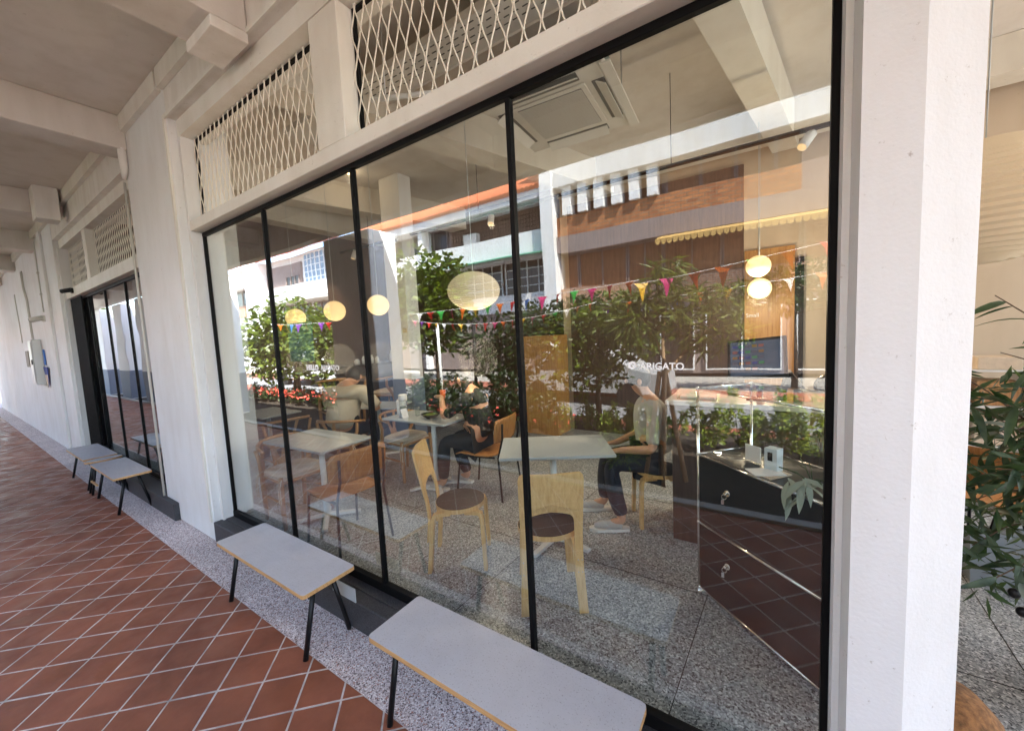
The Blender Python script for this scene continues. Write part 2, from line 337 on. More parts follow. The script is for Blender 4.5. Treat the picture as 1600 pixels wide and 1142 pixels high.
def copy_tree(o, parent=None):
    c = o.copy(); COL.objects.link(c)
    if parent is not None: c.parent = parent
    for ch in list(o.children): copy_tree(ch, c)
    return c
def dup(o, label, loc, rotz, group=None):
    c = copy_tree(o); c.location = loc; c.rotation_euler = (0, 0, rotz); c['label'] = label
    if group: c['group'] = group
    return c
def struct(o): o['kind'] = 'structure'; return o
def text(body, size, loc, rot, m, parent=None, name='lettering', ext=.0008, space=1.0, bold=0.0, align='LEFT'):
    cu = bpy.data.curves.new('t', 'FONT'); cu.body = body; cu.size = size; cu.extrude = ext; cu.space_character = space; cu.offset = bold; cu.align_x = align
    t = bpy.data.objects.new('t', cu); COL.objects.link(t); bpy.context.view_layer.update()
    me = bpy.data.meshes.new_from_object(t.evaluated_get(bpy.context.evaluated_depsgraph_get())); bpy.data.objects.remove(t); bpy.data.curves.remove(cu)
    o = bpy.data.objects.new(name, me); COL.objects.link(o); me.materials.clear(); me.materials.append(m); o.rotation_euler = rot
    off = Vector((0, 0, 0)); p = parent
    while p is not None: off += p.location; p = p.parent
    o.location = Vector(loc) - off
    if parent is not None: o.parent = parent
    return o
def leaves(pts, size, name, m, parent, aspect=.45, droop=.3, seed=0, fold=True):
    """one mesh of small folded leaves at pts (N,3)"""
    r = np.random.default_rng(seed); N = len(pts); P = np.asarray(pts, float)
    d = r.normal(size=(N, 3)); d[:, 2] = d[:, 2] * .6 - droop; d /= np.linalg.norm(d, axis=1)[:, None]
    u = r.normal(size=(N, 3)); u[:, 2] += 1.2; u -= d * (u * d).sum(1)[:, None]; u /= np.linalg.norm(u, axis=1)[:, None]
    s = np.cross(d, u); L = size * r.uniform(.6, 1.25, N)[:, None]; Wd = L * aspect * .5
    a = P; b = P + d * L * .45 + s * Wd - u * L * .08; c = P + d * L - u * L * .12; e = P + d * L * .45 - s * Wd - u * L * .08
    V = np.stack([a, b, c, e], 1).reshape(-1, 3)
    off = Vector((0, 0, 0)); p = parent
    while p is not None: off += p.location; p = p.parent
    V -= np.array(off)
    F = np.arange(N * 4).reshape(N, 4); F = np.concatenate([F[:, [0, 1, 2]], F[:, [0, 2, 3]]])
    me = bpy.data.meshes.new(name); me.from_pydata(V.tolist(), [], F.tolist()); me.materials.append(m)
    o = bpy.data.objects.new(name, me); COL.objects.link(o)
    if parent is not None: o.parent = parent
    return o
def blob_points(centres, n, seed, shell=.55):
    """points spread through several ellipsoid clumps, denser near their skins"""
    r = np.random.default_rng(seed); out = []
    wts = np.array([c[3] * c[4] * c[5] for c in centres]) ** .67; wts /= wts.sum()
    for (x, y, z, a, b, c), q in zip(centres, wts):
        k = max(8, int(n * q)); d = r.normal(size=(k, 3)); d /= np.linalg.norm(d, axis=1)[:, None]
        rad = np.where(r.uniform(size=k) < shell, r.uniform(.8, 1.08, k), r.uniform(.15, .9, k))
        nz = np.array([noise.noise(Vector(v * 2.3 + np.array([x, y, z]))) for v in d]); rad = rad * (1 + .45 * nz)
        out.append(np.array([x, y, z]) + d * rad[:, None] * np.array([a, b, c]))
    return np.concatenate(out)
def skin_mesh(joints, edges, name, m, parent=None, sub=2):
    """one smooth continuous surface grown round a skeleton. joints: [(x,y,z,r)]; first joint is the root"""
    me = bpy.data.meshes.new('sk'); me.from_pydata([j[:3] for j in joints], edges, [])
    o = bpy.data.objects.new('sk', me); COL.objects.link(o)
    md = o.modifiers.new('Skin', 'SKIN'); md.use_smooth_shade = True
    for i, j in enumerate(joints):
        sv = me.skin_vertices[0].data[i]; rr = j[3]; sv.radius = rr if isinstance(rr, tuple) else (rr, rr); sv.use_root = (i == 0)
    ss = o.modifiers.new('Sub', 'SUBSURF'); ss.levels = sub; ss.render_levels = sub
    bpy.context.view_layer.update()
    m2 = bpy.data.meshes.new_from_object(o.evaluated_get(bpy.context.evaluated_depsgraph_get())); bpy.data.objects.remove(o); bpy.data.meshes.remove(me)
    m2.materials.clear(); m2.materials.append(m)
    m2.polygons.foreach_set('use_smooth', [True] * len(m2.polygons))
    n = bpy.data.objects.new(name, m2); COL.objects.link(n)
    if parent is not None: n.parent = parent
    return n
def pix(x, y, z):
    d = Vector((x, y, z)) - CAM; f = d.dot(FW)
    return (800 + 603.54 * d.dot(RX) / f, 571 - 603.54 * d.dot(UP) / f, f)

# ================================================================== GROUND
struct(MB().box(-140, 140, -140, 60, -.5, -.17).build('ground', M['pave']))
struct(MB().box(-120, 120, -9.5, -6.25, -.4, -.155).build('road', M['asph']))
k = MB()
k.box(-120, 120, -6.25, -5.75, -.4, -.03).build('brick_edging', M['brickpave'])['kind'] = 'structure'
struct(MB().box(-120, 120, -10.7, -9.5, -.4, -.03).build('far_brick_pavement', M['brickpave']))
struct(MB().box(-120, 120, -5.75, -2.70, -.4, -.02).build('planting_bed', M['soil']))
struct(MB().box(-40, 9, -2.70, -2.58, -.4, .03).build('walkway_kerb', M['pave']))

# ---- walkway of red quarry tiles laid on the diagonal
TP, A0, B0, Q2 = .2268, 2.9384, -3.6195, 2 ** .5
base = struct(MB().box(-40, 9, -2.58, -.4229, -.3, -.0022).build('walkway_floor', M['grout']))
def clip(poly, y, keep_below):
    out = []
    for i in range(len(poly)):
        p, q = poly[i], poly[(i + 1) % len(poly)]; ip = (p[1] <= y) == keep_below or p[1] == y; iq = (q[1] <= y) == keep_below or q[1] == y
        if ip: out.append(p)
        if ip != iq: t = (y - p[1]) / (q[1] - p[1]); out.append((p[0] + t * (q[0] - p[0]), y))
    return out
g = .0092 / 2; side = TP; hd = side / Q2
tiles = []
SP = TP * Q2
for i in range(-220, 60):
    for j in range(-60, 160):
        # lines x+y = B0+i*SP ; x-y = -A0+j*SP
        sx = B0 + (i + .5) * SP; dx = -A0 + (j + .5) * SP; x = (sx + dx) / 2; y = (sx - dx) / 2
        if y > -.30 or y < -2.72 or x < -38 or x > 8: continue
        tiles.append((x, y))
rr = hd - g * Q2
full = [(rr, 0), (0, rr), (-rr, 0), (0, -rr)]
def tile_mb(poly, top=0.0):
    b = MB(); n = len(poly); cx = sum(p[0] for p in poly) / n; cy_ = sum(p[1] for p in poly) / n
    inn = [(cx + (p[0] - cx) * .975, cy_ + (p[1] - cy_) * .975) for p in poly]
    vs = [(p[0], p[1], -.009) for p in poly] + [(p[0], p[1], top - .0022) for p in poly] + [(p[0], p[1], top) for p in inn]
    fs = [(k, (k + 1) % n, n + (k + 1) % n, n + k) for k in range(n)] + [(n + k, n + (k + 1) % n, 2 * n + (k + 1) % n, 2 * n + k) for k in range(n)] + [tuple(range(2 * n, 3 * n))]
    return b.add(vs, fs)
def seen(x, y):
    u, v, f = pix(x, y, 0)
    return f > .2 and -40 < u < 700 and v < 1190
cand = sorted([t for t in tiles if seen(*t)], key=lambda t: pix(t[0], t[1], 0)[2])
near = set(cand[:295])
tm = tile_mb(full).mesh('tile'); tm.materials.append(M['tile'])
field = MB()
for (x, y) in tiles:
    poly = [(x + a, y + b) for a, b in full]
    cut = y + rr > -.4229 or y - rr < -2.58
    if cut:
        poly = clip(clip(poly, -.4265, True), -2.578, False)
        if len(poly) < 3: continue
        ar = abs(sum(poly[k][0] * poly[(k + 1) % len(poly)][1] - poly[(k + 1) % len(poly)][0] * poly[k][1] for k in range(len(poly)))) / 2
        if ar < .0008: continue
    dz = random.uniform(-.0012, .0006)
    if (x, y) in near:
        if cut: tile_mb(poly, dz).build('tile', M['tile'], base)
        else: o = link('tile', tm, base, (x, y, dz), (random.uniform(-.004, .004), random.uniform(-.004, .004), 0))
    else:
        b = tile_mb(poly, dz); field.add(b.v, b.f)
field.build('tile_field', M['tile'], base)['kind'] = 'stuff'
struct(MB().box(-40, 9, -.4229, .02, -.3, -.001).build('terrazzo_strip', M['terr']))

# ================================================================== SHOPHOUSE (arcade, piers, beams)
SH = thing('shophouse', 'cream painted shophouse arcade with piers, ceiling beams and glazed shopfronts', 'building', (-5, 0, 0))
W_ = M['wall']
CE = 4.26
MB().box(-26, 8, -2.718, 6, CE, CE + .12).build('ceiling_slab', M['ceil'], SH)
MB().box(-26, 8, -2.718, -2.54, 3.72, CE - .001).build('fascia', W_, SH)
MB().box(-5.70, -4.405, -.16, .30, 0, CE - .002, .008).build('pier', M['pierw'], SH)
MB().box(-4.375, -4.36, -.095, .03, .16, 3.0).build('jamb', M['pierw'], SH) if False else None
# moulding bead round the shopfront opening
b = MB(); b.box(-4.452, -4.415, -.176, -.158, .19, 3.86); b.box(-4.452, .30, -.176, -.158, 3.862, 3.895); b.build('moulding', M['trim'], SH)
MB().box(-4.403, -4.36, -.093, .05, .19, 3.73).build('jamb', M['pierw'], SH)
# header wall above the grilles
MB().box(-4.403, 8, -.158, .12, 3.872, CE - .004).build('header', W_, SH); MB().box(-4.403, 8, -.093, .12, 3.732, 3.871).build('header_reveal', M['trim'], SH)
MB().box(-4.403, 8, -.16 - .045, -.16, 4.10, CE - .003).build('cornice', M['trim'], SH)
# transom between grille and glass
MB().box(-4.358, .166, -.093, .045, 2.905, 2.992, .004).build('transom', M['trim'], SH)
MB().box(-2.27, -1.995, -.09, .02, 2.994, 3.73, .004).build('grille_post', M['trim'], SH)
# doorway pier at the right end: front face and splayed outer face
b = MB(); b.prism([(.186, -.11), (.192, -.16), (.306, -.16), (.425, -.075), (.425, .12), (.186, .12)], 0, 3.73); b.build('doorway_pier', M['pierw'], SH)
MB().box(.1685, .1855, -.075, .03, .19, 2.904).build('pier_bead', M['pierw'], SH)
MB().box(.425, 2.3, -.09, .10, 3.0, 3.73).build('door_header', W_, SH) if False else None
MB().box(2.1, 5.2, -.16, .12, 0, 3.73).build('right_wall', W_, SH)
# granite sill
b = MB(); b.box(-4.404, .166, -.1625, -.012, 0, .192, .006); b.box(-4.36, .15, -.075, -.013, .1921, .2); b.build('stone_sill', M['sill'], SH)
# beams over the walkway
for x0, x1, zz in ((-3.22, -2.83, 3.87), (-5.88, -5.56, 3.93), (-9.32, -8.95, 3.93), (-12.3, -11.95, 3.9), (-15.3, -14.95, 3.9), (-18.4, -18.0, 3.9), (-21.5, -21.1, 3.9), (.9, 1.25, 3.93), (4.3, 4.65, 3.93)):
    MB().box(x0, x1, -2.538, -.162, zz, CE - .002, .006).build('ceiling_beam', M['ceil'], SH)
MB().box(-3.22, -2.83, -.37, -.162, 3.80, 3.868, .004).build('corbel', W_, SH)
MB().box(-8.93, -8.62, -.48, -.24, 3.80, CE - .004, .005).build('corbel', W_, SH)
MB().box(-26, -4.452, -.16 - .045, -.161, 4.10, CE - .003).build('cornice', M['trim'], SH)
# wall beyond the pier: second shopfront opening x -10.15 .. -5.9, then blank wall
MB().box(-10.15, -5.702, -.158, .12, 3.80, CE - .004).build('header', W_, SH); MB().box(-10.15, -5.702, -.093, .12, 3.66, 3.799).build('header_reveal', M['trim'], SH)
MB().box(-10.12, -5.86, -.093, .045, 2.80, 2.95, .004).build('transom', M['trim'], SH)
MB().box(-8.45, -8.27, -.09, .02, 2.952, 3.658, .004).build('grille_post', M['trim'], SH)
MB().box(-5.86, -5.705, -.12, .05, .19, 3.66).build('jamb', M['pierw'], SH)
MB().box(-10.18, -10.12, -.12, .05, .19, 3.66).build('jamb', M['pierw'], SH)
MB().box(-24, -10.18, -.16, .12, 0, CE - .004, .006).build('wall_panel', M['pierw'], SH)
MB().box(-11.3, -11.05, -.20, -.161, .0, CE - .005, .004).build('pilaster', M['pierw'], SH)
b = MB(); b.box(-10.1, -5.33, -.21, -.012, 0, .192, .006); b.build('stone_sill', M['sill'], SH)
# old cracked paint pipe boxing at the pier head
MB().tube([(-5.60, -.20, 4.08), (-5.58, -.20, 3.74), (-5.66, -.19, 3.66)], [.035, .035, .02], 8).build('pipe_boxing', W_, SH)
MB().tube([(-5.725, -.178, 3.64), (-5.725, -.178, .2)], .012, 6).build('conduit', M['galv'], SH)
MB().tube([(-8.93, -2.5, 3.95), (-8.93, -.9, 3.95)], .012, 6).build('conduit', M['galv'], SH); MB().box(-8.95, -8.90, -1.15, -1.0, 3.925, 3.975, .004).build('conduit_box', M['galv'], SH)
# outer columns with painted dado
for x0 in (-6.9, -13.4, -18.9, -22.0, -25.2, 3.3):
    c = MB().box(x0, x0 + 1.3, -3.30, -2.722, 0, 3.718, .015).build('column', M['wwall'], SH)
    MB().box(x0 - .004, x0 + 1.304, -3.304, -2.718, 0.035, 1.12).build('dado', M['dado'], c)

# ---- interior shell
IF = .16
struct(MB().box(-6.35, 6, -.011, 5.4, -.2, IF).build('interior_floor', M['ifloor']))
jn = MB()
for y in (1.02, 2.25, 3.5): jn.box(-6.3, 5, y - .002, y + .002, IF, IF + .0012)
for x, a in ((-2.95, .10), (-1.60, .10), (-.35, .10), (.955, .10), (2.2, .1), (-4.3, .1)):
    jn.obox((x + a * 2.5 / 2, 2.65, IF + .0006), (.002, 0, 0), (a * 1.32, 2.64, 0), (0, 0, .0006))
jn.build('floor_joint', M['bpanel'])['kind'] = 'structure'
struct(MB().box(-2.9, 6, 4.5, 4.65, 0, CE - .002).build('interior_back_wall', M['beige']))
struct(MB().box(-6.5, -2.9, 4.62, 4.8, 0, CE - .002).build('interior_dark_wall', M['brown']))
struct(MB().box(-6.5, -6.32, .32, 4.62, 0, CE - .002).build('interior_side_wall', M['brown']))
MB().box(-6.319, -6.05, .32, 4.61, 3.66, CE - .003).build('interior_beam', M['iceil'], SH)
# interior beams, slightly skewed to the shopfront
def skew_beam(x, y0, y1, wd, z, ang, name='interior_beam'):
    dx = math.tan(ang); b = MB(); b.prism([(x + dx * (y0 - 1.3), y0), (x + wd + dx * (y0 - 1.3), y0), (x + wd + dx * (y1 - 1.3), y1), (x + dx * (y1 - 1.3), y1)], z, CE - .003)
    b.build(name, M['iceil'], SH)
skew_beam(-3.22, .14, 4.4, .36, 3.87, math.radians(16.5)); skew_beam(-.46, .14, 4.4, .26, 3.87, math.radians(9)); skew_beam(-6.0, .32, 4.4, .34, 3.87, math.radians(15))
MB().box(-2.8, 5.8, 4.0, 4.3, 3.93, CE - .004).build('interior_beam', M['iceil'], SH)
ip = MB().box(-4.94, -4.505, 2.50, 2.74, IF, CE - .004, .008).build('interior_pillar', M['wwall'], SH)
MB().box(-4.944, -4.501, 2.496, 2.744, IF + .001, 1.22).build('pillar_base', M['dado'], ip)
MB().box(-4.62, -4.53, 2.488, 2.499, 1.93, 2.0, .003).build('switch_plate', M['cush'], ip)
# honey wood panels on the back wall and the clad column
MB().box(-3.42, -2.80, 3.95, 4.40, IF, 1.78).build('clad_partition', M['wpanel'], SH)
struct(MB().box(-.26, .27, 4.44, 4.498, IF, 2.75).build('wood_wall_panel', M['wpanel']))
struct(MB().box(-2.75, -.27, 4.46, 4.498, IF, 3.85).build('brown_wall_panel', M['brown']))
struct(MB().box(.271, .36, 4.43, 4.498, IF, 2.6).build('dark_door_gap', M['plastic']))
wl = text('Small', .07, (-.245, 4.436, 1.90), (PI / 2, 0, 0), M['vinyl'], None, 'wall_lettering'); tag(wl, 'white word lettered on the honey coloured wood wall panel', 'lettering')
# ---- shop 2 interior
struct(MB().box(-10.2, -6.52, -.011, 4, -.2, IF).build('neighbour_floor', M['ifloor']))
struct(MB().box(-10.2, -6.52, 4.0, 4.15, 0, CE - .002).build('neighbour_back_wall', M['beige']))
struct(MB().box(-10.35, -10.2, .12, 4.15, 0, CE - .002).build('neighbour_side_wall', M['brown']))

# ================================================================== GLAZED SHOPFRONTS
GF = thing('glass_shopfront', 'large four pane glass shopfront in thin black frames with white lettering', 'shop window', (-2.1, 0, .19))
xs = [-4.356, -3.216, -2.0925, -.9586, .148]
b = MB(); b.box(-4.358, .168, -.012, .03, .200, .255, .002); b.box(-4.358, .168, -.0125, .0305, .1925, .2); b.build('bottom_rail', M['black'], GF)
MB().box(-4.358, .168, -.010, .02, 2.872, 2.904, .002).build('top_rail', M['black'], GF)
MB().box(-4.356, -4.338, -.008, .02, .256, 2.871).build('side_frame', M['black'], GF)
MB().box(.1485, .168, -.008, .020, .256, 2.871).build('side_frame', M['black'], GF)
for x in xs[1:4]: MB().box(x - .011, x + .011, -.008, .024, .256, 2.871).build('mullion', M['black'], GF)
for k in range(4):
    x0, x1 = xs[k] + (.020 if k == 0 else .012), xs[k + 1] - (0 if k == 3 else .012)
    MB().box(x0 - .006, x1 + .006, .006, .010, .245, 2.882).build('pane', M['glass'], GF)
t1 = text('HELLO', .050, (-2.806, .0045, 1.655), (PI / 2, 0, 0), M['vinyl'], GF, 'lettering', bold=.0030, space=1.0)
t1 = text('ARIGATO', .050, (-2.622, .0045, 1.655), (PI / 2, 0, 0), M['vinyl'], GF, 'lettering', bold=.0006)
t2 = text('ARIGATO', .036, (-.413, .0045, 1.684), (PI / 2, 0, 0), M['vinyl'], GF, 'lettering', space=1.02, bold=.0008)
ring = MB()
for k in range(20):
    a0, a1 = 2 * PI * k / 20, 2 * PI * (k + 1) / 20
    ring.prism([(math.cos(a0) * .0075, math.sin(a0) * .0075), (math.cos(a0) * .0155, math.sin(a0) * .0155), (math.cos(a1) * .0155, math.sin(a1) * .0155), (math.cos(a1) * .0075, math.sin(a1) * .0075)], 0, .0008, ((-.442, .0058, 1.699), (1, 0, 0), (0, 0, 1), (0, -1, 0)))
ring.build('lettering', M['vinyl'], GF)
pg = MB().box(-3.04, -2.70, .0115, .0125, 1.715, 2.0).build('poster', mat('green_film', (.16, .24, .20), .5), GF)

GF2 = thing('glass_shopfront', 'farther glass shopfront past the pier with folded black grille inside', 'shop window', (-8, 0, .19))
x2 = [-10.12, -9.1, -8.08, -7.03, -5.86]
MB().box(-10.12, -5.86, -.012, .03, .1925, .25).build('bottom_rail', M['black'], GF2)
MB().box(-10.12, -5.86, -.012, .03, 2.76, 2.799).build('top_rail', M['black'], GF2)
for x in x2[1:4]: MB().box(x - .011, x + .011, -.008, .024, .251, 2.759).build('mullion', M['black'], GF2)
for x in (-10.105, -5.875): MB().box(x - .014, x + .014, -.012, .03, .251, 2.759).build('side_frame', M['black'], GF2)
for k in range(4):
    MB().box(x2[k] + (.03 if k == 0 else .012), x2[k + 1] - (.03 if k == 3 else .012), .006, .010, .24, 2.77).build('pane', M['glass'], GF2)
GR = thing('folding_grille', 'black folding security grille pushed to the left end of the far shopfront', 'security grille', (-9.6, -.05, .2))
for i in range(12):
    x = -10.02 + i * .068; MB().box(x - .008, x + .008, -.065, -.040, .2, 2.79).build('upright', M['black'], GR)
for j in range(14):
    z = .35 + j * .17; b = MB()
    for i in range(11):
        x = -10.02 + i * .068; b.obox((x + .034, -.052, z + (.03 if (i + j) % 2 else -.03)), (.034, 0, .045 * (1 if (i + j) % 2 else -1)), (0, .004, 0), (0, 0, .007))
    b.build('lattice_bar', M['black'], GR)

# ---- expanded metal grilles above the transoms
def strand_mesh(z0, z1, name, amp, half, ph, r):
    pts = []; n = int((z1 - z0) / half * 4) + 1
    for i in range(n + 1):
        z = z0 + (z1 - z0) * i / n; t = ((z - z0) / half + ph) % 2; t = t if t < 1 else 2 - t
        s_ = min(1, max(-1, (t - .5) * 2.5)); pts.append((s_ * amp, 0, z))
    b = MB(); b.tube(pts, r, 5, False); me = b.mesh(name); me.materials.append(M['wire']); return me
def grille(x0, x1, z0, z1, label, pitch=.0435, r=.0038):
    t = thing('wire_grille', label, 'grille', ((x0 + x1) / 2, .0, z0), 0, 'cream wire grilles above the shopfronts')
    ma = strand_mesh(0, z1 - z0, 'wire', pitch * .46, .118, 0, r); mb_ = strand_mesh(0, z1 - z0, 'wire', pitch * .46, .118, 1, r)
    n = int((x1 - x0) / pitch)
    for i in range(n + 1):
        x = x0 + .02 + i * pitch - (x0 + x1) / 2
        if x > (x1 - x0) / 2 - .01: break
        link('wire', ma if i % 2 else mb_, t, (x, 0, 0))
    b = MB(); b.box(x0, x1, .012, .03, z0, z0 + .02); b.box(x0, x1, .012, .03, z1 - .02, z1); b.box(x0, x0 + .02, .012, .03, z0 + .02, z1 - .02); b.box(x1 - .02, x1, .012, .03, z0 + .02, z1 - .02); b.build('frame', M['black'], t)
    return t
grille(-4.355, -2.272, 2.993, 3.73, 'cream diamond wire grille beside the pier, left of the post')
grille(-1.993, .165, 2.993, 3.73, 'cream diamond wire grille nearest, above the air conditioner')
grille(-8.268, -5.862, 2.953, 3.658, 'cream wire grille above the farther shop, nearer the pier')
grille(-10.118, -8.452, 2.953, 3.658, 'small cream wire grille above the farther shop, over the folded grille')

# ================================================================== BENCHES
def bench(name, label, L, Wd=.33):
    t = thing(name, label, 'bench', (0, 0, 0), 0, 'benches along the shopfront')
    b = MB(); h = .45; c = .018
    poly = [(-L / 2 + c, -Wd / 2), (L / 2 - c, -Wd / 2), (L / 2 - .005, -Wd / 2 + .005), (L / 2, -Wd / 2 + c), (L / 2, Wd / 2 - c), (L / 2 - .005, Wd / 2 - .005), (L / 2 - c, Wd / 2), (-L / 2 + c, Wd / 2), (-L / 2 + .005, Wd / 2 - .005), (-L / 2, Wd / 2 - c), (-L / 2, -Wd / 2 + c), (-L / 2 + .005, -Wd / 2 + .005)]
    st = MB().prism(poly, h - .026, h - .0035).build('seat', M['ply'], t, False)
    MB().prism([(x * .9985, y * .996) for x, y in poly], h - .0034, h).build('laminate_top', M['lam'], st, False)
    for sx in (-1, 1):
        x = sx * (L / 2 - .085)
        for sy in (-1, 1):
            MB().tube([(x, sy * (.055), h - .028), (x, sy * .142, 0.012)], .0145, 10).build('leg', M['blackleg'], t, False)
        MB().box(x - .018, x + .018, -.10, .10, h - .034, h - .0265).build('bracket', M['blackleg'], t, False)
    MB().box(-.06, .06, -.03, .03, h - .06, h - .027).build('stretcher', M['blackleg'], t, False)
    return t
b1 = bench('bench', 'grey topped bench with plywood edge, beside the white pier', 1.175)
b1.location = (-2.738, -.327, -.001)
b2 = bench('bench', 'grey topped bench with black legs, closest to the camera', 1.215); b2.location = (-.975, -.322, -.001)
b3 = dup(b1, 'smaller grey bench in front of the farther shop, nearest its pier', (-6.62, -.345, -.001), .0); b3.scale = (.95, 1, 1)
b4 = dup(b1, 'grey bench at the far end of the row, under the folded grille', (-8.16, -.345, -.001), .0)
st_ = thing('stool', 'small round-ended plywood stool squeezed between the two far benches', 'stool', (-7.40, -.35, -.001))
b = MB(); poly = [(math.cos(a) * .09, math.sin(a) * .18) for a in [2 * PI * k / 24 for k in range(24)]]; s_ = b.prism(poly, .425, .446).build('seat', M['ply'], st_, False)
MB().prism([(x * .985, y * .99) for x, y in poly], .4462, .45).build('laminate_top', M['lam'], s_, False)
for sx in (-1, 1):
    for sy in (-1, 1): MB().tube([(sx * .05, sy * .08, .424), (sx * .07, sy * .15, .012)], .013, 8).build('leg', M['blackleg'], st_, False)
MB().box(-.012, .30, -.142, -.122, .17, .19).build('footrest', M['ply'], st_, False)
fl = MB().box(-2.42, -2.17, -.156, -.150, .27, .36).build('leaflet', M['ttop']); tag(fl, 'pale card leaning on the dark sill under the bench beside the pier', 'card')
fl.location = (0, -.012, -.075)

# ================================================================== CHAIRS
def artek(label):
    t = thing('birch_chair', label, 'chair', (0, 0, 0), 0, 'birch chairs with black seats')
    h = .46
    # seat: rounded disc
    poly = [(.20 * math.cos(a) if math.cos(a) > 0 else .17 * math.cos(a), .195 * math.sin(a)) for a in [2 * PI * k / 36 for k in range(36)]]
    s = MB().prism(poly, h - .032, h - .0015).build('seat', M['birch'], t, False)
    MB().prism([(x * .985, y * .985) for x, y in poly], h - .0012, h + .0015).build('linoleum', M['lino'], s, False)
    for sx, sy in ((1, 1), (1, -1)):
        b = MB(); pts = [(.06, sy * .125, h - .045), (.155, sy * .14, h - .045), (.178, sy * .145, h - .058), (.187, sy * .148, h - .09), (.198, sy * .168, 0)]
        b.strip(pts, (0, .027, 0), [(0, 0, .012), (0, 0, .013), (.010, 0, .010), (.014, 0, .002), (.013, 0, 0)]); b.build('leg', M['birch'], t, False)
    for sy in (1, -1):
        b = MB(); pts = [(-.04, sy * .135, h - .045), (-.135, sy * .15, h - .045), (-.157, sy * .153, h - .058), (-.166, sy * .155, h - .09), (-.205, sy * .175, 0)]
        b.strip(pts, (0, .027, 0), [(0, 0, .012), (0, 0, .013), (-.010, 0, .010), (-.014, 0, .002), (-.013, 0, 0)]); lg = b.build('leg', M['birch'], t, False)
        sc_ = MB()
        for dz in (0, .075):
            for dy in (-.012, .012): sc_.tube([(-.2115, sy * .163 + dy, .255 + dz), (-.2045, sy * .163 + dy, .255 + dz)], .0035, 6)
        sc_.build('screw', M['steel'], lg, False)
    # back: one bent sheet with an arched cut-out
    H = .84
    def bx(z):   # lean of the back sheet
        pr = [(.225, -.2055), (.30, -.197), (.36, -.190), (.42, -.188), (.52, -.198), (.65, -.226), (.90, -.275)]
        for (za, xa), (zb, xb) in zip(pr, pr[1:]):
            if z <= zb: return xa + (xb - xa) * (z - za) / (zb - za)
        return pr[-1][1]
    b = MB(); th = .0075
    rows = [.225, .25, .30, .36, .40, .44, .48, .52, .555, .585, .605, .622, .635, .643, .70, .78, .85, .875, .886, .89]
    def half_out(z): 
        o = .185 + (.008 * (z - .5) if z > .5 else 0)
        if z > .85: o -= .03 * (1 - math.sqrt(max(0, 1 - ((z - .85) / .041) ** 2)))
        return o
    def half_in(z):
        if z < .30: return .130
        if z < .52: return .137
        if z < .643: return .137 - .035 * ((z - .52) / .123) ** 3 if z < .60 else max(0, .137 - .035 * ((z - .52) / .123) ** 3 - .102 * ((z - .60) / .043) ** 4)
        return 0
    for sy in (1, -1):
        vs = []; fs = []
        for z in rows:
            o, i = half_out(z), half_in(z); x = bx(z)
            cur = -.018 if z > .643 else 0
            for d in (-th, th): vs += [(x + d, sy * o, z), (x + d + (cur if i < .03 else cur * .4 * 0), sy * i, z)]
        n = len(rows)
        for k in range(n - 1):
            a = k * 4; c = a + 4
            fs += [(a, a + 1, c + 1, c), (a + 2, c + 2, c + 3, a + 3), (a, c, c + 2, a + 2)]
            if half_in(rows[k]) > 0: fs.append((a + 1, a + 3, c + 3, c + 1))
        fs += [(0, 2, 3, 1), ((n - 1) * 4, (n - 1) * 4 + 1, (n - 1) * 4 + 3, (n - 1) * 4 + 2)]
        b.add(vs, fs)
    b.build('backrest', M['birch'], t, False)
    return t
c1 = artek('birch chair with black seat facing right, seen side-on through the glass'); c1.location = (-1.95, .60, IF); c1.rotation_euler = (0, 0, math.radians(33))
c2 = dup(c1, 'birch chair with its broad back to the glass, behind a black mullion', (-1.175, .583, IF), math.radians(124.8))
c3 = dup(c1, 'birch chair under the seated person in the grey T-shirt', (-.78, 1.90, IF), math.radians(207))

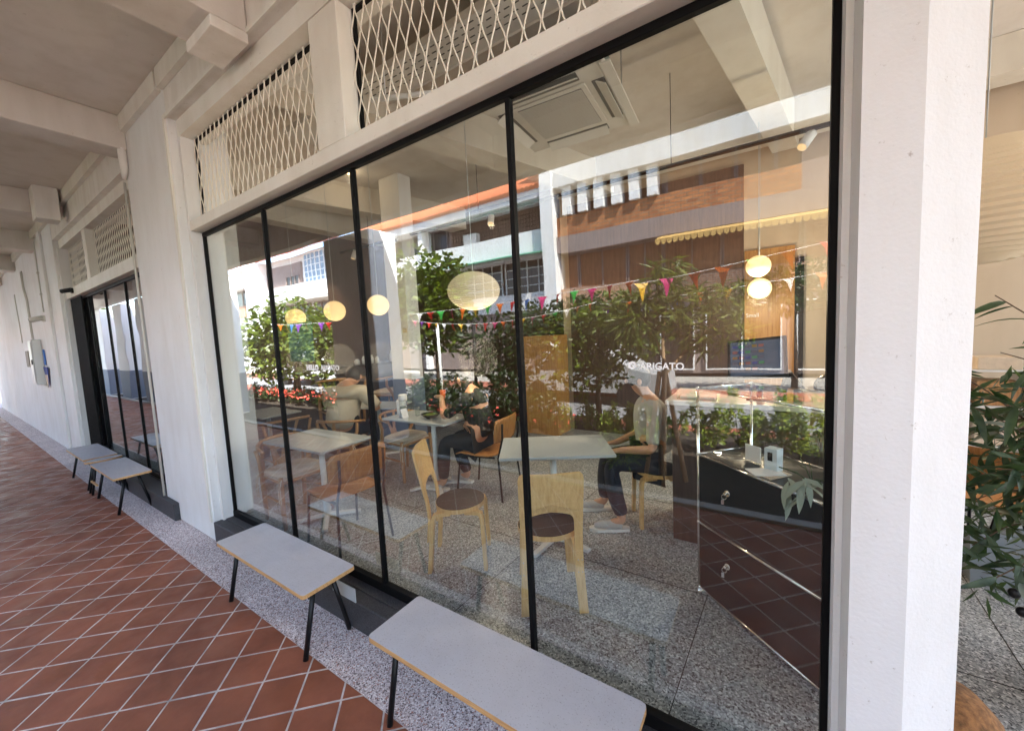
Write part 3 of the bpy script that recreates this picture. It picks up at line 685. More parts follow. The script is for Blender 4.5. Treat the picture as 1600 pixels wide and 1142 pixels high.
def steelchair(label):
    t = thing('plywood_chair', label, 'chair', (0, 0, 0), 0, 'plywood chairs with black steel legs')
    h = .46
    b = MB(); vs = []; fs = []; n = 8
    xs_ = [.26, .20, .10, 0, -.10, -.18, -.23]; zz = [-.018, 0, -.004, -.012, -.012, .0, .018]
    for x, z in zip(xs_, zz):
        for k in range(n + 1):
            y = (k / n - .5) * 2; wd = .235 if x < .2 else .225; e = .012 * y * y
            vs.append((x, y * wd, h + z + e))
    m_ = n + 1; o = len(vs); vs += [(x, y, z - .011) for x, y, z in vs]
    for i in range(len(xs_) - 1):
        for k in range(n): a = i * m_ + k; fs += [(a, a + 1, a + m_ + 1, a + m_), (o + a, o + a + m_, o + a + m_ + 1, o + a + 1)]
    for i in range(len(xs_) - 1):
        for k in (0, n): a = i * m_ + k; fs.append((a, a + m_, o + a + m_, o + a))
    for k in range(n): fs += [(k, o + k, o + k + 1, k + 1)]; a = (len(xs_) - 1) * m_ + k; fs += [(a, a + 1, o + a + 1, o + a)]
    b.add(vs, fs, True); b.build('seat', M['oak'], t, False)
    # backrest: curved rounded panel
    b = MB(); vs = []; fs = []; n = 12; m2 = 8
    for j in range(m2 + 1):
        v = j / m2; 
        for k in range(n + 1):
            u = (k / n - .5) * 2; ex = .25 * (1 - .10 * max(0, abs(v - .5) * 2 - .55) ** 1.2 * 2)
            y = u * ex; z = .60 + v * .225 + (0.02 * (1 - abs(u) ** 4) * (1 if v > .5 else -1) * abs(v - .5) * 1.2)
            vs.append((-.255 - .03 * (v) + .045 * u * u, y, z))
    o = len(vs); vs += [(x - .011, y, z) for x, y, z in vs]; mm = n + 1
    for j in range(m2):
        for k in range(n): a = j * mm + k; fs += [(a, a + 1, a + mm + 1, a + mm), (o + a, o + a + mm, o + a + mm + 1, o + a + 1)]
        for k in (0, n): a = j * mm + k; fs.append((a, a + mm, o + a + mm, o + a))
    for k in range(n): fs.append((k, k + 1, o + k + 1, o + k)); a = m2 * mm + k; fs.append((a, a + 1, o + a + 1, o + a))
    b.add(vs, fs, True); b.build('backrest', M['oak'], t, False)
    for sy in (1, -1):
        MB().tube([(-.292, sy * .19, .79), (-.283, sy * .19, .62), (-.235, sy * .205, .44), (-.275, sy * .235, 0)], .0105, 8).build('leg', M['blackleg'], t, False)
        MB().tube([(-.19, sy * .20, .437), (.17, sy * .205, .432), (.215, sy * .21, .42), (.27, sy * .225, 0)], .0105, 8).build('leg', M['blackleg'], t, False)
    MB().tube([(.12, -.2, .434), (.12, .2, .434)], .008, 6).build('stretcher', M['blackleg'], t, False)
    return t
s1 = steelchair('honey plywood chair with thin black legs, back turned to the glass'); s1.location = (-2.98, .335, IF); s1.rotation_euler = (0, 0, math.radians(176))
s2 = dup(s1, 'plywood chair with black legs under the person in black', (-2.52, 1.72, IF), math.radians(188))

def wishbone(label, tall=1.0, name='wishbone_chair'):
    t = thing(name, label, 'chair', (0, 0, 0), 0, 'wooden wishbone chairs')
    h = .45
    for sy in (1, -1):
        MB().tube([(.20, sy * .235, 0), (.20, sy * .24, .2), (.195, sy * .235, h - .01), (.19, sy * .23, h + .025)], [.017, .021, .021, .016], 10).build('leg', M['ash'], t, False)
        MB().tube([(-.20, sy * .19, 0), (-.19, sy * .20, .3), (-.165, sy * .215, h), (-.10, sy * .255, .60), (-.115, sy * .272, .70)], [.016, .021, .021, .019, .017], 10).build('leg', M['ash'], t, False)
        MB().tube([(-.18, sy * .2, h - .02), (.19, sy * .23, h - .02)], .013, 8).build('rail', M['ash'], t, False)
        MB().tube([(-.19, sy * .195, .24), (.20, sy * .235, .24)], .011, 8).build('rail', M['ash'], t, False)
    MB().tube([(.195, -.23, h - .03), (.195, .23, h - .03)], .014, 8).build('rail', M['ash'], t, False)
    MB().tube([(-.17, -.21, h - .03), (-.17, .21, h - .03)], .014, 8).build('rail', M['ash'], t, False)
    arc = [(.02 - .30 * math.sin(a) * (1 if math.sin(a) > 0 else .3), -.285 * math.cos(a), .705 + .045 * math.sin(a)) for a in [PI * (k / 16 * 1.16 - .08) for k in range(17)]]
    MB().tube(arc, [.013 + .004 * math.sin(PI * k / 16) for k in range(17)], 8).build('top_rail', M['ash'], t, False)
    b = MB(); b.strip([(-.175, 0, h), (-.215, 0, .55)], (0, .045, 0), (.006, 0, 0))
    b.strip([(-.215, .025, .55), (-.262, .075, .745)], (0, .016, 0), (.006, 0, 0)); b.strip([(-.215, -.025, .55), (-.262, -.075, .745)], (0, .016, 0), (.006, 0, 0)); b.build('splat', M['ash'], t, False)
    MB().prism([(-.175, -.205), (.19, -.235), (.19, .235), (-.175, .205)], h - .022, h + .004).build('woven_seat', M['cush'], t, False)
    # cushion with soft edges and tie tapes
    b = MB(); prof = []
    n = 28; vs = []; fs = []
    rings = [(.80, .004), (.96, .006), (1.03, .022), (1.0, .040), (.86, .052), (.5, .058), (.05, .058)]
    for sc2, z in rings:
        for k in range(n):
            a = 2 * PI * k / n; cx = abs(math.cos(a)) ** .5 * math.copysign(1, math.cos(a)); cy2 = abs(math.sin(a)) ** .5 * math.copysign(1, math.sin(a))
            vs.append((.015 + cx * .195 * sc2, cy2 * .225 * sc2, h + z))
    for i in range(len(rings) - 1):
        for k in range(n): k2 = (k + 1) % n; fs.append((i * n + k, i * n + k2, (i + 1) * n + k2, (i + 1) * n + k))
    fs.append(tuple(reversed(range(n)))); fs.append(tuple(range((len(rings) - 1) * n, len(rings) * n)))
    b.add(vs, fs, True); cu = b.build('cushion', M['cush'], t, False)
    for sx in (-.19, .19):
        for dx in (0, .022): MB().strip([(sx + dx, -.236, h + .01), (sx + dx * 1.4, -.262, h - .05), (sx + dx * 1.5, -.262, h - .20)], (.006, 0, 0), (0, .0015, 0)).build('tie_tape', M['cush'], cu, False)
    return t
w1 = wishbone('wishbone chair with beige cushion at the left of the nearest white table'); w1.location = (-3.87, .36, IF); w1.rotation_euler = (0, 0, math.radians(3))
w1.scale = (1, 1, 1.02)
w2 = dup(w1, 'wishbone chair with beige cushion between the beige shirt and the water jug', (-3.76, 1.66, IF), math.radians(2))
w3 = dup(w1, 'wishbone chair under the person in the beige shirt', (-4.36, 1.22, IF), math.radians(112))
w4 = dup(w1, 'wishbone chair at the dim left end of the room, by the window jamb', (-5.15, .92, IF), math.radians(170))
w5 = dup(w1, 'wishbone chair at the dark bar wall, behind the beige shirt to the left', (-5.62, 2.05, IF + .34), math.radians(160)); w5.scale = (1.25, 1.25, 1.05)
w6 = dup(w1, 'wishbone chair at the dark bar wall, behind the beige shirt to the right', (-5.45, 2.85, IF + .30), math.radians(200)); w6.scale = (1.2, 1.2, 1.05)
pf = MB().box(-6.31, -5.0, 1.72, 4.3, IF, IF + .3).build('platform', M['brown']); tag(pf, 'low dark platform carrying the wishbone chairs by the bar wall', 'platform')

# ================================================================== TABLES
def table(label, L, Wd, base_off=(0, 0), h=.77, top='ttop'):
    t = thing('cafe_table', label, 'table', (0, 0, 0), 0, 'cafe tables on cross bases')
    MB().box(-L / 2, L / 2, -Wd / 2, Wd / 2, h - .022, h, .004).build('tabletop', M[top], t, False)
    bx_, by_ = base_off
    MB().tube([(bx_, by_, .03), (bx_, by_, h - .023)], .026, 14).build('column', M['white'], t, False)
    MB().box(bx_ - .16, bx_ + .16, by_ - .12, by_ + .12, h - .034, h - .0225).build('bracket', M['white'], t, False)
    for k in range(4):
        a = PI / 4 + k * PI / 2 + .12; d = Vector((math.cos(a), math.sin(a), 0)); n = Vector((-d.y, d.x, 0)); o = Vector((bx_, by_, 0))
        MB().strip([o + d * .02 + Vector((0, 0, .046)), o + d * .30 + Vector((0, 0, .022))], n * .022, [(0, 0, .014), (0, 0, .011)]).build('foot', M['white'], t, False)
    return t
T1 = table('pale grey table by the glass with a wishbone chair on its left', .92, .54, (.08, -.02)); T1.location = (-3.60, .47, IF); T1.rotation_euler = (0, 0, math.radians(3))
T2 = table('grey table behind the two nearest birch chairs', .86, .57, (-.02, -.06)); T2.location = (-1.43, 1.2, IF); T2.rotation_euler = (0, 0, math.radians(31))
T3 = table('grey table with a water jug in front of the person in black', .95, .52, (.2, -.12)); T3.location = (-3.30, 1.62, IF); T3.rotation_euler = (0, 0, math.radians(2))
T4 = table('dark end table at the dim left side near the window jamb', .8, .5, (0, 0)); T4.location = (-5.75, 1.0, IF)
T5 = table('table hidden before the person in the beige shirt', .8, .5, (0, 0)); T5.location = (-4.62, 1.95, IF + .0); T5.rotation_euler = (0, 0, math.radians(20))
# things on table 3
TZ = IF + .77
jg = thing('water_jug', 'clear glass water jug with white lid on the grey table', 'jug', (-3.62, 1.55, TZ + .001))
MB().lathe([(.045, 0), (.05, .01), (.048, .17), (.045, .18), (.042, .17), (.044, .014), (.001, .012)], (0, 0, 0), 18).build('body', M['glass2'], jg, False)
MB().lathe([(.001, .181), (.05, .181), (.052, .20), (.052, .245), (.046, .255), (.001, .256)], (0, 0, 0), 18).build('lid', M['white'], jg, False)
MB().lathe([(.041, .015), (.042, .11), (.001, .111)], (0, 0, 0), 16).build('water', mat('green_water', (.20, .25, .18), .1), jg, False)
cp = MB().lathe([(.028, 0), (.034, .10), (.032, .10), (.027, .006), (.001, .005)], (-3.46, 1.62, TZ + .001), 16).build('tumbler', M['glass2']); tag(cp, 'small clear tumbler beside the folded table card', 'glass')
tc = thing('table_card', 'small white folded tent card beside the water jug', 'card', (-3.53, 1.47, TZ + .001))
for s_ in (-1, 1): MB().strip([(s_ * .035, 0, 0), (0, 0, .105)], (0, .045, 0), (.0008, 0, 0)).build('leaf', M['vinyl'], tc, False)
nb = thing('napkin_holder', 'cream upright napkin holder at the left of the water jug', 'holder', (-3.74, 1.62, TZ + .001))
MB().box(-.03, .03, -.05, .05, 0, .17, .004).build('body', M['vinyl'], nb, False); MB().box(-.02, .02, -.04, .04, .1702, .185).build('napkin', M['cush'], nb, False)
pl = thing('salad_bowl', 'dark shallow bowl on the grey table by the elbow', 'bowl', (-3.20, 1.58, TZ + .001))
MB().lathe([(.05, 0), (.11, .045), (.115, .05), (.10, .045), (.04, .008), (.001, .007)], (0, 0, 0), 20).build('body', M['plastic'], pl, False)
MB().lathe([(.095, .036), (.05, .05), (.001, .055)], (0, 0, 0), 12).build('greens', M['leafC'], pl, False)

# ================================================================== COUNTER, CABINET, TILL
CT = thing('service_counter', 'dark service counter with white worktop behind the black cabinet', 'counter', (0, 1.9, IF))
MB().box(-.62, .50, 1.62, 2.2, IF, 1.24).build('body', M['brown'], CT); MB().box(-.66, .54, 1.58, 2.24, 1.242, 1.275, .003).build('worktop', M['marble'], CT)
for k in range(5): MB().box(-.60 + k * .22, -.40 + k * .22, 1.604, 1.6195, IF + .1, 1.2).build('panel', M['brown'], CT)
UA = Vector((-.353, 1.031, 0)); ud = Vector((.745, -.667, 0)); un = Vector((.667, .745, 0))
CB = thing('drawer_cabinet', 'black drawer cabinet on chrome tube frame standing behind the right pane', 'cabinet', tuple(UA) [:2] + (IF,))
lv = [.20, .625, 1.055, 1.46]; Lc, Dc = .84, .40
def cpt(a, d, z): return UA + ud * a + un * d + Vector((0, 0, z))
for a in (0, Lc):
    for d in (0, Dc):
        MB().tube([cpt(a, d, lv[0] - .005), cpt(a, d, lv[3])], .0085, 10).build('upright', M['chrome'], CB)
        f_ = MB().tube([cpt(a, d, IF), cpt(a, d, IF + .012), cpt(a, d, lv[0] - .006)], [.018, .018, .008], 10).build('foot', M['chrome'], CB)
        for z in lv: MB().ball(cpt(a, d, z), .0125, 12, 8).build('connector', M['chrome'], CB)
for z in lv:
    for d in (0, Dc): MB().tube([cpt(.01, d, z), cpt(Lc - .01, d, z)], .0078, 8).build('rail', M['chrome'], CB)
    for a in (0, Lc): MB().tube([cpt(a, .01, z), cpt(a, Dc - .01, z)], .0078, 8).build('rail', M['chrome'], CB)
for z0, z1 in ((lv[0], lv[1]), (lv[1], lv[2])):
    c = (z0 + z1) / 2; hz = (z1 - z0) / 2 - .010
    dr = MB().obox(cpt(Lc / 2, .002, c), ud * (Lc / 2 - .010), un * .004, (0, 0, hz)).build('drawer', M['bpanel'], CB)
    lk = cpt(.235, -.0025, c + .06)
    MB().tube([lk, lk - un * .012], .017, 16).build('lock', M['chrome'], dr)
    MB().tube([lk - un * .012, lk - un * .03], .008, 10).build('key', M['chrome'], dr)
    b = MB(); b.tube([lk - un * .03 + Vector((.012 * math.cos(t), 0, -.016 + .014 * math.sin(t))) for t in [2 * PI * k / 12 for k in range(13)]], .002, 5); b.obox(lk - un * .032 + Vector((-.006, 0, -.045)), (.007, 0, 0), (0, .001, 0), (0, 0, .014)); b.build('key_ring', M['chrome'], dr)
    for a in (.004, Lc - .004): MB().obox(cpt(a, Dc / 2, c), ud * .002, un * (Dc / 2 - .012), (0, 0, hz)).build('side_panel', M['bpanel'], CB)
for z in (lv[0], lv[2]): MB().obox(cpt(Lc / 2, Dc / 2, z), ud * (Lc / 2 - .01), un * (Dc / 2 - .01), (0, 0, .003)).build('shelf', M['bpanel'], CB)
MB().obox(cpt(Lc / 2, Dc / 2, lv[3]), ud * (Lc / 2 - .01), un * (Dc / 2 - .01), (0, 0, .003)).build('glass_top', M['glass2'], CB)
MB().obox(cpt(Lc / 2, Dc - .003, (lv[2] + lv[3]) / 2), ud * (Lc / 2 - .012), un * .002, (0, 0, .19)).build('glass_back', M['glass2'], CB)
SZ = lv[2] + .004
tr = MB().lathe([(.001, 0), (.075, 0), (.085, .008), (.082, .01), (.073, .004), (.001, .003)], cpt(.10, .14, SZ), 22, sx=1.2).build('dish', M['glass2']); tag(tr, 'round clear dish on the open shelf of the black cabinet', 'dish')
bx1 = thing('card_box', 'small pale blue carton with a black mark on the cabinet shelf', 'carton', cpt(.385, .14, SZ), math.radians(-30))
MB().box(-.032, .032, -.028, .028, 0, .125, .002).build('carton_body', mat('pale_carton', (.62, .70, .74), .5), bx1, False); MB().box(-.014, .010, -.0292, -.0281, .06, .105).build('print', M['plastic'], bx1, False)
cdh = MB().obox(cpt(.24, .16, SZ + .05), ud * .05, un * .002 , (0, 0, .045)).build('price_card', M['vinyl']); tag(cdh, 'square white card standing on the cabinet shelf', 'card')
for q, (a, d, rz, lab) in enumerate([(.40, .02, .5, 'open leaflet lying at the front edge of the cabinet shelf'), (.42, .04, .9, 'leaflet tucked beneath the open leaflet on the cabinet shelf')]):
    lf = MB().box(-.075, .075, -.05, .05, 0, .006).build('leaflet', [M['vinyl'], M['cush']][q], None); lf.location = cpt(a, d + .05, SZ + .007 * (1 - q)); lf.rotation_euler = (0, 0, rz); tag(lf, lab, 'leaflet')
wp = thing('wrapped_bouquet', 'clear cellophane bag with silver leaves lying at the cabinet edge', 'bouquet', cpt(.62, .10, SZ))
b = MB()
for k in range(9):
    a = rng.uniform(0, 6.28); b.tube([(0, 0, .02), (.06 * math.cos(a), .06 * math.sin(a), .07), (.13 * math.cos(a), .13 * math.sin(a), .06 + .05 * rng.uniform())], .003, 4)
b.build('stem', M['leafO'], wp, False)
def lance(L=.11, wd=.022, curl=.25, n=5):
    b = MB(); vs = []; fs = []
    for i in range(n + 1):
        t = i / n; hw = wd * math.sin(PI * min(1, t * .96 + .03)) ** .8 * (1 - .25 * t); z = -curl * L * t * t
        vs += [(t * L, -hw, z + .25 * hw), (t * L, 0, z - .12 * hw), (t * L, hw, z + .25 * hw)]
    for i in range(n):
        a = i * 3; fs += [(a, a + 1, a + 4, a + 3), (a + 1, a + 2, a + 5, a + 4)]
    b.add(vs, fs, True); return b
lmS = lance(.13, .017, .35).mesh('leaf'); lmS.materials.append(M['leafS'])
for k in range(16):
    link('leaf', lmS, wp, (rng.uniform(-.10, .06), rng.uniform(-.14, .0), rng.uniform(.01, .08)), (rng.uniform(-.5, .5), rng.uniform(-.2, .9), rng.uniform(2.6, 6.0)))
# till tablet, stand, card machine, monitor, vase
TB = thing('till_tablet', 'black tablet till with grid of coloured keys on the service counter', 'till', (-.05, 1.80, 1.276))
b = MB(); b.box(-.08, .08, -.06, .06, 0, .012); b.tube([(0, .0, .012), (0, .02, .12)], .02, 10); b.build('stand', M['plastic'], TB, False)
pa = Vector((.975, -.15, .09)).normalized(); pu = Vector((.27, .30, .92)); pu = (pu - pa * pu.dot(pa)).normalized(); pn = pa.cross(pu)
pc = Vector((-.02, .0, .30))
sb = MB().obox(pc, pa * .185, pu * .15, pn * .014).build('casing', M['plastic'], TB, False)
MB().obox(pc + pn * .0146, pa * .165, pu * .13, pn * .0008).build('screen', M['screen'], sb, False)
kc = [(.05, .07, .28), (.10, .10, .16), (.30, .10, .10), (.05, .25, .12), (.30, .16, .05)]
for r_ in range(5):
    for c_ in range(5):
        if (r_ * 5 + c_) in (20, 24): continue
        mk = 'key%d' % ((r_ * 2 + c_ * 3) % 5)
        if mk not in M: M[mk] = mat(mk, kc[(r_ * 2 + c_ * 3) % 5], .3, emit=kc[(r_ * 2 + c_ * 3) % 5], es=.02)
        MB().obox(pc + pn * .0160 + pa * (-.134 + c_ * .042) + pu * (.094 - r_ * .043), pa * .016, pu * .010, pn * .0005).build('screen_key', M[mk], sb, False)
mo = thing('monitor', 'black display seen edge-on, leaning back on the service counter', 'monitor', (.16, 1.9, 1.276))
MB().prism([(-.10, 0), (.10, 0), (.10, .02), (-.02, .20), (-.05, .20)], -.10, .10, ((0, 0, 0), (1, 0, 0), (0, 0, 1), (0, 1, 0))).build('body', M['plastic'], mo, False)
vs_ = MB().ball((.36, 1.95, 1.276 + .09), .09, 20, 12, .98).build('round_vase', mat('dark_brown_glaze', (.05, .025, .018), .25)); tag(vs_, 'round dark brown vase at the right end of the worktop', 'vase')
at = thing('acrylic_tray', 'clear acrylic tray at the left end of the worktop', 'tray', (-.45, 1.75, 1.276))
b = MB(); b.box(-.14, .14, -.09, .09, 0, .006); b.box(-.14, .14, -.09, -.085, .006, .07); b.box(-.14, .14, .085, .09, .006, .07); b.box(-.14, -.135, -.085, .085, .006, .07); b.box(.135, .14, -.085, .085, .006, .07); b.build('body', M['glass2'], at, False)
MB().box(-.12, .12, -.07, .07, .0062, .02).build('paper', M['vinyl'], at, False)
# bar counter against the dark side wall, with cups and jars
BC = thing('bar_counter', 'dark grey bar counter against the brown side wall, holding white cups', 'counter', (-6.0, 3.3, IF))
MB().box(-6.31, -5.75, 2.35, 4.25, IF + .301, 1.40).build('body', mat('dark_grey_laminate', (.07, .062, .06), .5), BC); MB().box(-6.31, -5.71, 2.30, 4.28, 1.402, 1.43).build('worktop', M['plastic'], BC)
for k, (y, x, h_, r_) in enumerate([(2.55, -5.9, .10, .05), (2.72, -5.95, .14, .035), (2.80, -5.9, .13, .035), (2.88, -5.95, .15, .035), (2.96, -5.9, .12, .035), (3.35, -5.95, .2, .06), (3.48, -5.9, .22, .06), (3.62, -5.95, .16, .07), (3.8, -5.9, .24, .05)]):
    o = MB().lathe([(r_ * .8, 0), (r_, .02), (r_, h_ * .7), (r_ * .55, h_ * .85), (r_ * .6, h_), (.001, h_)], (x, y, 1.431), 14).build(['cup', 'bottle', 'bottle', 'bottle', 'bottle', 'jar', 'jar', 'jar', 'jar'][k], M['white'])
    tag(o, ['white cup at the left end of the dark bar counter', 'white bottle next to the cup on the dark bar counter', 'short white bottle second from the cup on the bar counter', 'tallest white bottle of the left cluster on the bar counter', 'white bottle last in the left cluster on the bar counter', 'white jar just past the bottles on the bar counter', 'white jar between two other jars on the bar counter', 'low wide white jar near the end of the bar counter', 'tall narrow white jar at the right end of the bar counter'][k], ['cup', 'bottle', 'bottle', 'bottle', 'bottle', 'jar', 'jar', 'jar', 'jar'][k], 'white crockery on the bar counter')

# ================================================================== LAMPS AND CEILING FITTINGS
def lamp(loc, r, e, name='glow', col=(1, .78, .54)):
    l = bpy.data.lights.new(name, 'POINT'); l.energy = e * .30; l.color = col; l.shadow_soft_size = r
    o = bpy.data.objects.new(name, l); COL.objects.link(o); o.location = loc; return o
def pendant(loc, r, label, squash=.97, m='globe', e=10, ribs=False):
    t = thing('pendant_lamp', label, 'lamp', loc, 0, 'paper globe pendants')
    if ribs:
        n = 26; prof = []
        for i in range(n * 2 + 1):
            a = PI * (.04 + .92 * i / (n * 2)); q = 1 + (.016 if i % 2 else -.012); prof.append((r * math.sin(a) * q, -r * squash * math.cos(a) * q))
        MB().lathe(prof, (0, 0, 0), 40, False).build('shade', M[m], t, False)
    else: MB().ball((0, 0, 0), r, 28, 18, squash).build('shade', M[m], t, False)
    MB().tube([(0, 0, r * squash), (0, 0, CE - loc[2] - .03)], .0035, 6).build('cord', M['ttop'], t, False)
    MB().tube([(0, 0, CE - loc[2] - .04), (0, 0, CE - loc[2] - .002)], .04, 12).build('ceiling_cup', M['white'], t, False)
    return t
pendant((-4.765, 1.5, 2.25), .135, 'warm globe pendant left of the second mullion, over the beige shirt')
pendant((-3.872, 1.5, 2.255), .125, 'warm globe pendant right of the second mullion, by the pale interior pillar')
pendant((-5.75, 1.5, 2.22), .135, 'globe pendant dimmed by reflected leaves, at the far left')
pendant((-2.41, 1.5, 2.275), .255, 'big paper lantern behind the reflected green awning', .72, 'paper', ribs=True)
pendant((-.09, 3.4, 2.42), .115, 'upper of a small globe and its added mirror image before the honey wood panel', .97)
pendant((-.085, 3.75, 2.21), .12, 'lower of a small globe and its added mirror image before the honey wood panel', .97)  # one of these two globes is added as the other's doubled reflection
pendant((.90, 1.5, 2.38), .40, 'huge ribbed paper lantern hanging in the doorway beside the white pier', .74, 'paper', ribs=True)
for x, y, e in ((-4.765, 1.5, 4), (-3.872, 1.5, 4), (-5.7, 1.5, 2), (-2.41, 1.5, 11)): lamp((x, y, 1.62), .2, e)
lamp((-.09, 3.3, 2.1), .1, 26)
for k, (x, y, lab) in enumerate([(-6.05, 1.05, 'warm recessed downlight above the first mullion'), (-5.0, 2.07, 'warm recessed downlight above the second mullion'), (-1.30, 1.85, 'glowing amber downlight beside the ceiling air conditioner')]):
    t = thing('downlight', lab, 'lamp', (x, y, CE - .01 if k < 2 else 3.86), 0, 'recessed downlights')
    MB().lathe([(.075, -.01), (.085, 0), (.06, .0), (.06, -.008)], (0, 0, 0), 18).build('ring', M['white'], t, False)
    MB().lathe([(.001, -.03), (.035, -.026), (.055, -.004), (.001, -.003)], (0, 0, 0), 16).build('bulb', M['lamp'], t, False)
    if k == 2: MB().tube([(0, 0, .001), (0, 0, CE - 3.86 - .003)], .05, 12).build('can', M['white'], t, False)
    lamp((x, y, (CE if k < 2 else 3.86) - .12), .06, 26 if k == 2 else .8)
tk = MB().box(-6.3, .7, 2.66, 2.695, 3.385, 3.415).build('lighting_track', M['black']); tag(tk, 'thin black lighting track running across the room below the ceiling', 'lighting track')
for x in (-5.5, -3.2, -.8): o = MB().tube([(x, 2.678, 3.416), (x, 2.678, CE - .002)], .004, 5).build('hanger', M['black'], tk)
for x, d, lab in ((-5.9, (-.1, -.35, -.9), 'white spotlight on the black track above the globe pendants'), (-3.0, (.25, -.5, -.8), 'white spotlight on the black track before the reflected white balcony'), (.27, (-.45, -.45, -.75), 'grey spotlight at the right end of the black track')):
    t = thing('spotlight', lab, 'spotlight', (x, 2.678, 3.384), 0, 'track spotlights'); d = Vector(d).normalized()
    MB().tube([(0, 0, 0), (0, 0, -.05)], .012, 8).build('stem', M['white'], t, False)
    MB().tube([Vector((0, 0, -.05)) - d * .05, Vector((0, 0, -.05)) + d * .10], .04, 16).build('can', M['white'], t, False)
    MB().tube([Vector((0, 0, -.05)) + d * .101, Vector((0, 0, -.05)) + d * .104], .033, 16).build('lens', M['spotlens'], t, False)
    l = bpy.data.lights.new('spot', 'SPOT'); l.energy = 9; l.spot_size = 1.5; l.spot_blend = .6; l.color = (1, .8, .58); l.shadow_soft_size = .04
    o = bpy.data.objects.new('spot', l); COL.objects.link(o); o.location = Vector((x, 2.678, 3.33)) + d * .12; o.rotation_euler = d.to_track_quat('-Z', 'Y').to_euler()
# ceiling cassette air conditioner
AC = thing('air_conditioner', 'square ceiling cassette air conditioner hanging above the third mullion', 'air conditioner', (-1.42, 1.53, 3.6), math.radians(4))
MB().box(-.38, .38, -.38, .38, .045, .36).build('casing', mat('ac_insulation', (.09, .12, .11), .8), AC, False)
MB().box(-.475, .475, -.475, .475, 0, .044, .008).build('panel', M['ac'], AC, False)
MB().box(-.30, .30, -.30, .30, -.012, -.001, .004).build('grille_frame', M['ac'], AC, False)
MB().box(-.262, .262, -.262, .262, -.0135, -.0122).build('grille_back', M['acd'], AC, False)
sm = MB().box(-.26, .26, -.0042, .0042, -.022, -.0137).mesh('slat'); sm.materials.append(M['ac'])
for k in range(30): link('slat', sm, AC, (0, -.252 + k * .0174, 0))
for k in range(4):
    a = k * PI / 2; d = Vector((math.cos(a), math.sin(a), 0)); n = Vector((-d.y, d.x, 0))
    MB().obox(d * .39 + Vector((0, 0, -.001)), n * .28, d * .045, (0, 0, .004)).build('outlet', M['acd'], AC, False)
    MB().obox(d * .405 + Vector((0, 0, -.022)), n * .275, d * .04 + Vector((0, 0, -.022)), (0, 0, .003)).build('louvre', M['ac'], AC, False)
MB().obox((.49, 0, -.02), (.035, 0, 0), (0, .46, 0), (0, 0, .006)).build('deflector', M['ac'], AC, False)
for sx in (-1, 1):
    for sy in (-1, 1): MB().tube([(sx * .40, sy * .40, .045), (sx * .40, sy * .40, .655)], .006, 6).build('hanger_rod', M['steel'], AC, False)
# perforated cable tray behind the grille
CTy = thing('cable_tray', 'perforated pale metal cable tray below the ceiling behind the grille', 'cable tray', (-2, .85, 4.02))
MB().box(-4.2, .6, .74, 1.06, 4.02, 4.024).build('tray', M['ac'], CTy)
for y in (.738, 1.06): MB().box(-4.2, .6, y, y + .003, 4.0, 4.06).build('edge', M['ac'], CTy)
sl_ = MB().box(-.022, .022, -.005, .005, 0, .0012).mesh('slot'); sl_.materials.append(M['acd'])
for i in range(40):
    for j in range(5): link('slot', sl_, CTy, (-1.35 + i * .075 + (j % 2) * .036, -.065 + j * .055 - .04, -.0016))
tb_ = MB().tube([(-2.6, .6, 3.72), (-1.75, 1.05, 3.72)], .02, 10).build('tube_lamp', M['white']); tag(tb_, 'unlit white tube lamp behind the wire grille', 'lamp')
for p in ((-2.5, .653), (-1.85, .997)): MB().tube([(p[0], p[1], 3.735), (p[0], p[1], CE - .002)], .005, 5).build('hanger', M['white'], tb_)
# cctv inside near pale column reflection
def cctv(label, loc, d, m='white', s=1.0):
    t = thing('security_camera', label, 'camera', loc, 0, 'security cameras'); d = Vector(d).normalized()
    MB().box(-.045 * s, .045 * s, -.03 * s, .0, -.045 * s, .045 * s, .004).build('bracket', M[m], t, False)
    c = Vector((0, -.07 * s, 0)); MB().tube([Vector((0, -.03 * s, 0)), c], .014 * s, 8).build('arm', M[m], t, False)
    MB().tube([c - d * .06 * s, c + d * .085 * s], .038 * s, 16).build('body', M[m], t, False); MB().tube([c + d * .086 * s, c + d * .092 * s], .027 * s, 14).build('lens', M['plastic'], t, False)
    return t
cv = cctv('small white security camera high on the pale interior pillar', (-4.56, 2.497, 3.30), (.55, -.6, -.4), s=1.15)

# ================================================================== ITEMS ON THE FAR WALL
cctv('grey bullet security camera on the far wall below a vertical conduit', (-11.55, -.205, 2.56), (-.3, -.8, -.25), 'galv', 1.25)
cctv('small black security camera on the white beam over the farther shop', (-9.5, -.096, 2.89), (-.5, -.8, -.2), 'plastic', .9)
cn = thing('wall_conduit', 'grey cable conduit dropping from the ceiling to the bullet camera', 'conduit', (-11.5, -.215, 2.6))
MB().tube([(-11.5, -.215, 4.05), (-11.48, -.215, 3.7), (-11.5, -.215, 3.5), (-11.5, -.215, 2.68)], .011, 8).build('pipe', M['galv'], cn)
for z in (3.4, 3.0): MB().box(-11.53, -11.47, -.235, -.2005, z, z + .03).build('clip', M['galv'], cn)
cn2 = thing('wall_conduit', 'pair of conduits running down to the electrical box', 'conduit', (-13.7, -.17, 1.9))
for dx in (0, .14): MB().tube([(-14.0 + dx, -.185, 3.75), (-14.0 + dx, -.185, 3.4), (-13.75 + dx, -.185, 3.1), (-13.75 + dx, -.185, 2.0)], .012, 8).build('pipe', M['galv'], cn2)
